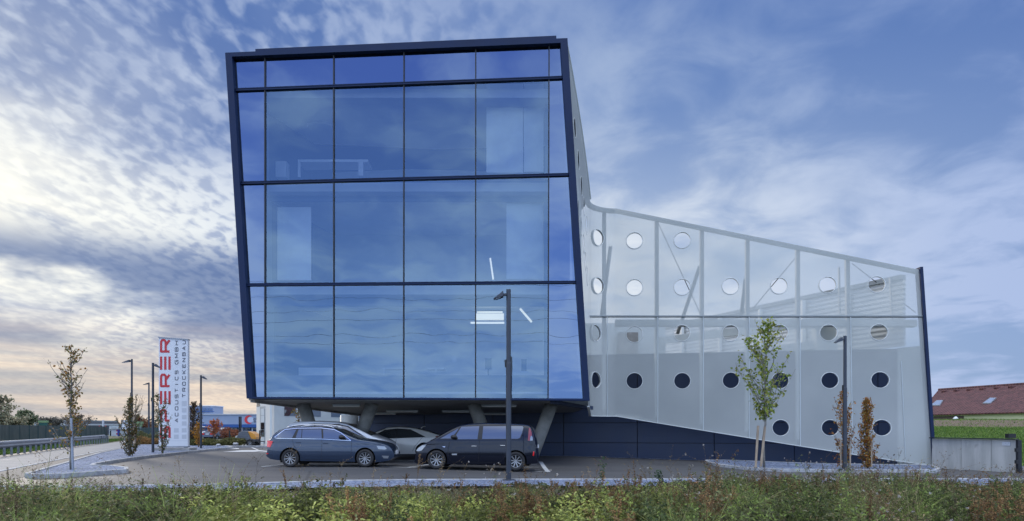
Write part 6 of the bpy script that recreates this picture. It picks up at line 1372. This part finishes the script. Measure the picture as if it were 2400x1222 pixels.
# a few tall stalks one can tell apart
def stalk(fn, px, ptop, D, label, **kw):
    x = (px-CX)*D/F; h = EYE-(ptop-HY)*D/F; r_ = thing('tall_weed', label, 'plant', (x, D, .02)); L_ = LV(); fn(L_, (0, 0, 0), h, **kw); L_.build('stem_and_seeds', r_)
np.random.seed(8)
stalk(p_dry, 597, 1072, 14.2, 'dark seeded stalk rising in front of the estate car tail', cols=[(.07, .055, .04), (.05, .045, .035), (.05, .04, .03)])
stalk(p_dock, 671, 1104, 14.6, 'short thick rust brown dock spike below the estate car')
stalk(p_dry, 710, 1058, 15.2, 'pale feathery stalk before the estate car rear wheel')
stalk(p_dry, 792, 1080, 15.0, 'bushy pale dead stalk between the estate car wheels')
stalk(p_dock, 977, 1066, 15.4, 'slender tan seed spike between the two nearest cars', cols=[(.24, .15, .07), (.30, .2, .1), (.15, .1, .05)])
stalk(p_dry, 425, 1076, 15.0, 'loose grey dead stalk before the left lot, tallest there', cols=DRY)
stalk(p_dry, 1090, 1094, 15.4, 'thin stalk with yellow tips below the black car door', fluff=.5)
stalk(p_dry, 1146, 1098, 15.3, 'thin stalk with pink fluffy heads left of the near lamp post', fluff=.9)
stalk(p_mug, 1413, 1075, 15.2, 'leafy blue green thistle standing over the asphalt', cols=[(.07, .12, .06), (.10, .15, .08)], ll=.07, lw=.03, nst=2)
stalk(p_dry, 1395, 1082, 15.3, 'reddish stalk just left of the blue green thistle', cols=RUST)
stalk(p_mug, 1556, 1090, 14.8, 'tall dark green leafy weed left of the gravel island', cols=[(.05, .09, .05), (.07, .11, .06)], ll=.08, lw=.03, nst=3)
stalk(p_mug, 1660, 1062, 15.6, 'thin leafy stalk at the left tip of the right island', cols=MUG, ll=.05, lw=.02, nst=1)
stalk(p_mug, 1712, 1058, 15.6, 'very thin upright leafy stalk left of the young maple', cols=MUG, ll=.04, lw=.012, nst=1)
stalk(p_mug, 1900, 1072, 15.0, 'feathery green shoot between the maple and right lamp', cols=[(.14, .17, .06), (.18, .2, .08)], ll=.07, lw=.012, nst=3)
stalk(p_dry, 2080, 1068, 15.0, 'branching thistle with pale fluff before the hall corner', cols=[(.12, .13, .09), (.1, .11, .08), (.08, .08, .06)], fluff=.95)
stalk(p_dry, 2185, 1078, 15.2, 'brown seeded stalk before the left end of the concrete wall', cols=DRY)
stalk(p_dock, 2385, 1150, 10.0, 'dark brown dock thicket at the right edge of the picture', cols=[(.07, .035, .03), (.10, .05, .035), (.06, .03, .025)], dens__=300)
stalk(p_dock, 20, 1098, 15.0, 'brown seed spike at the left edge of the picture', cols=DRY)
# loose stones at the edge of the gravel
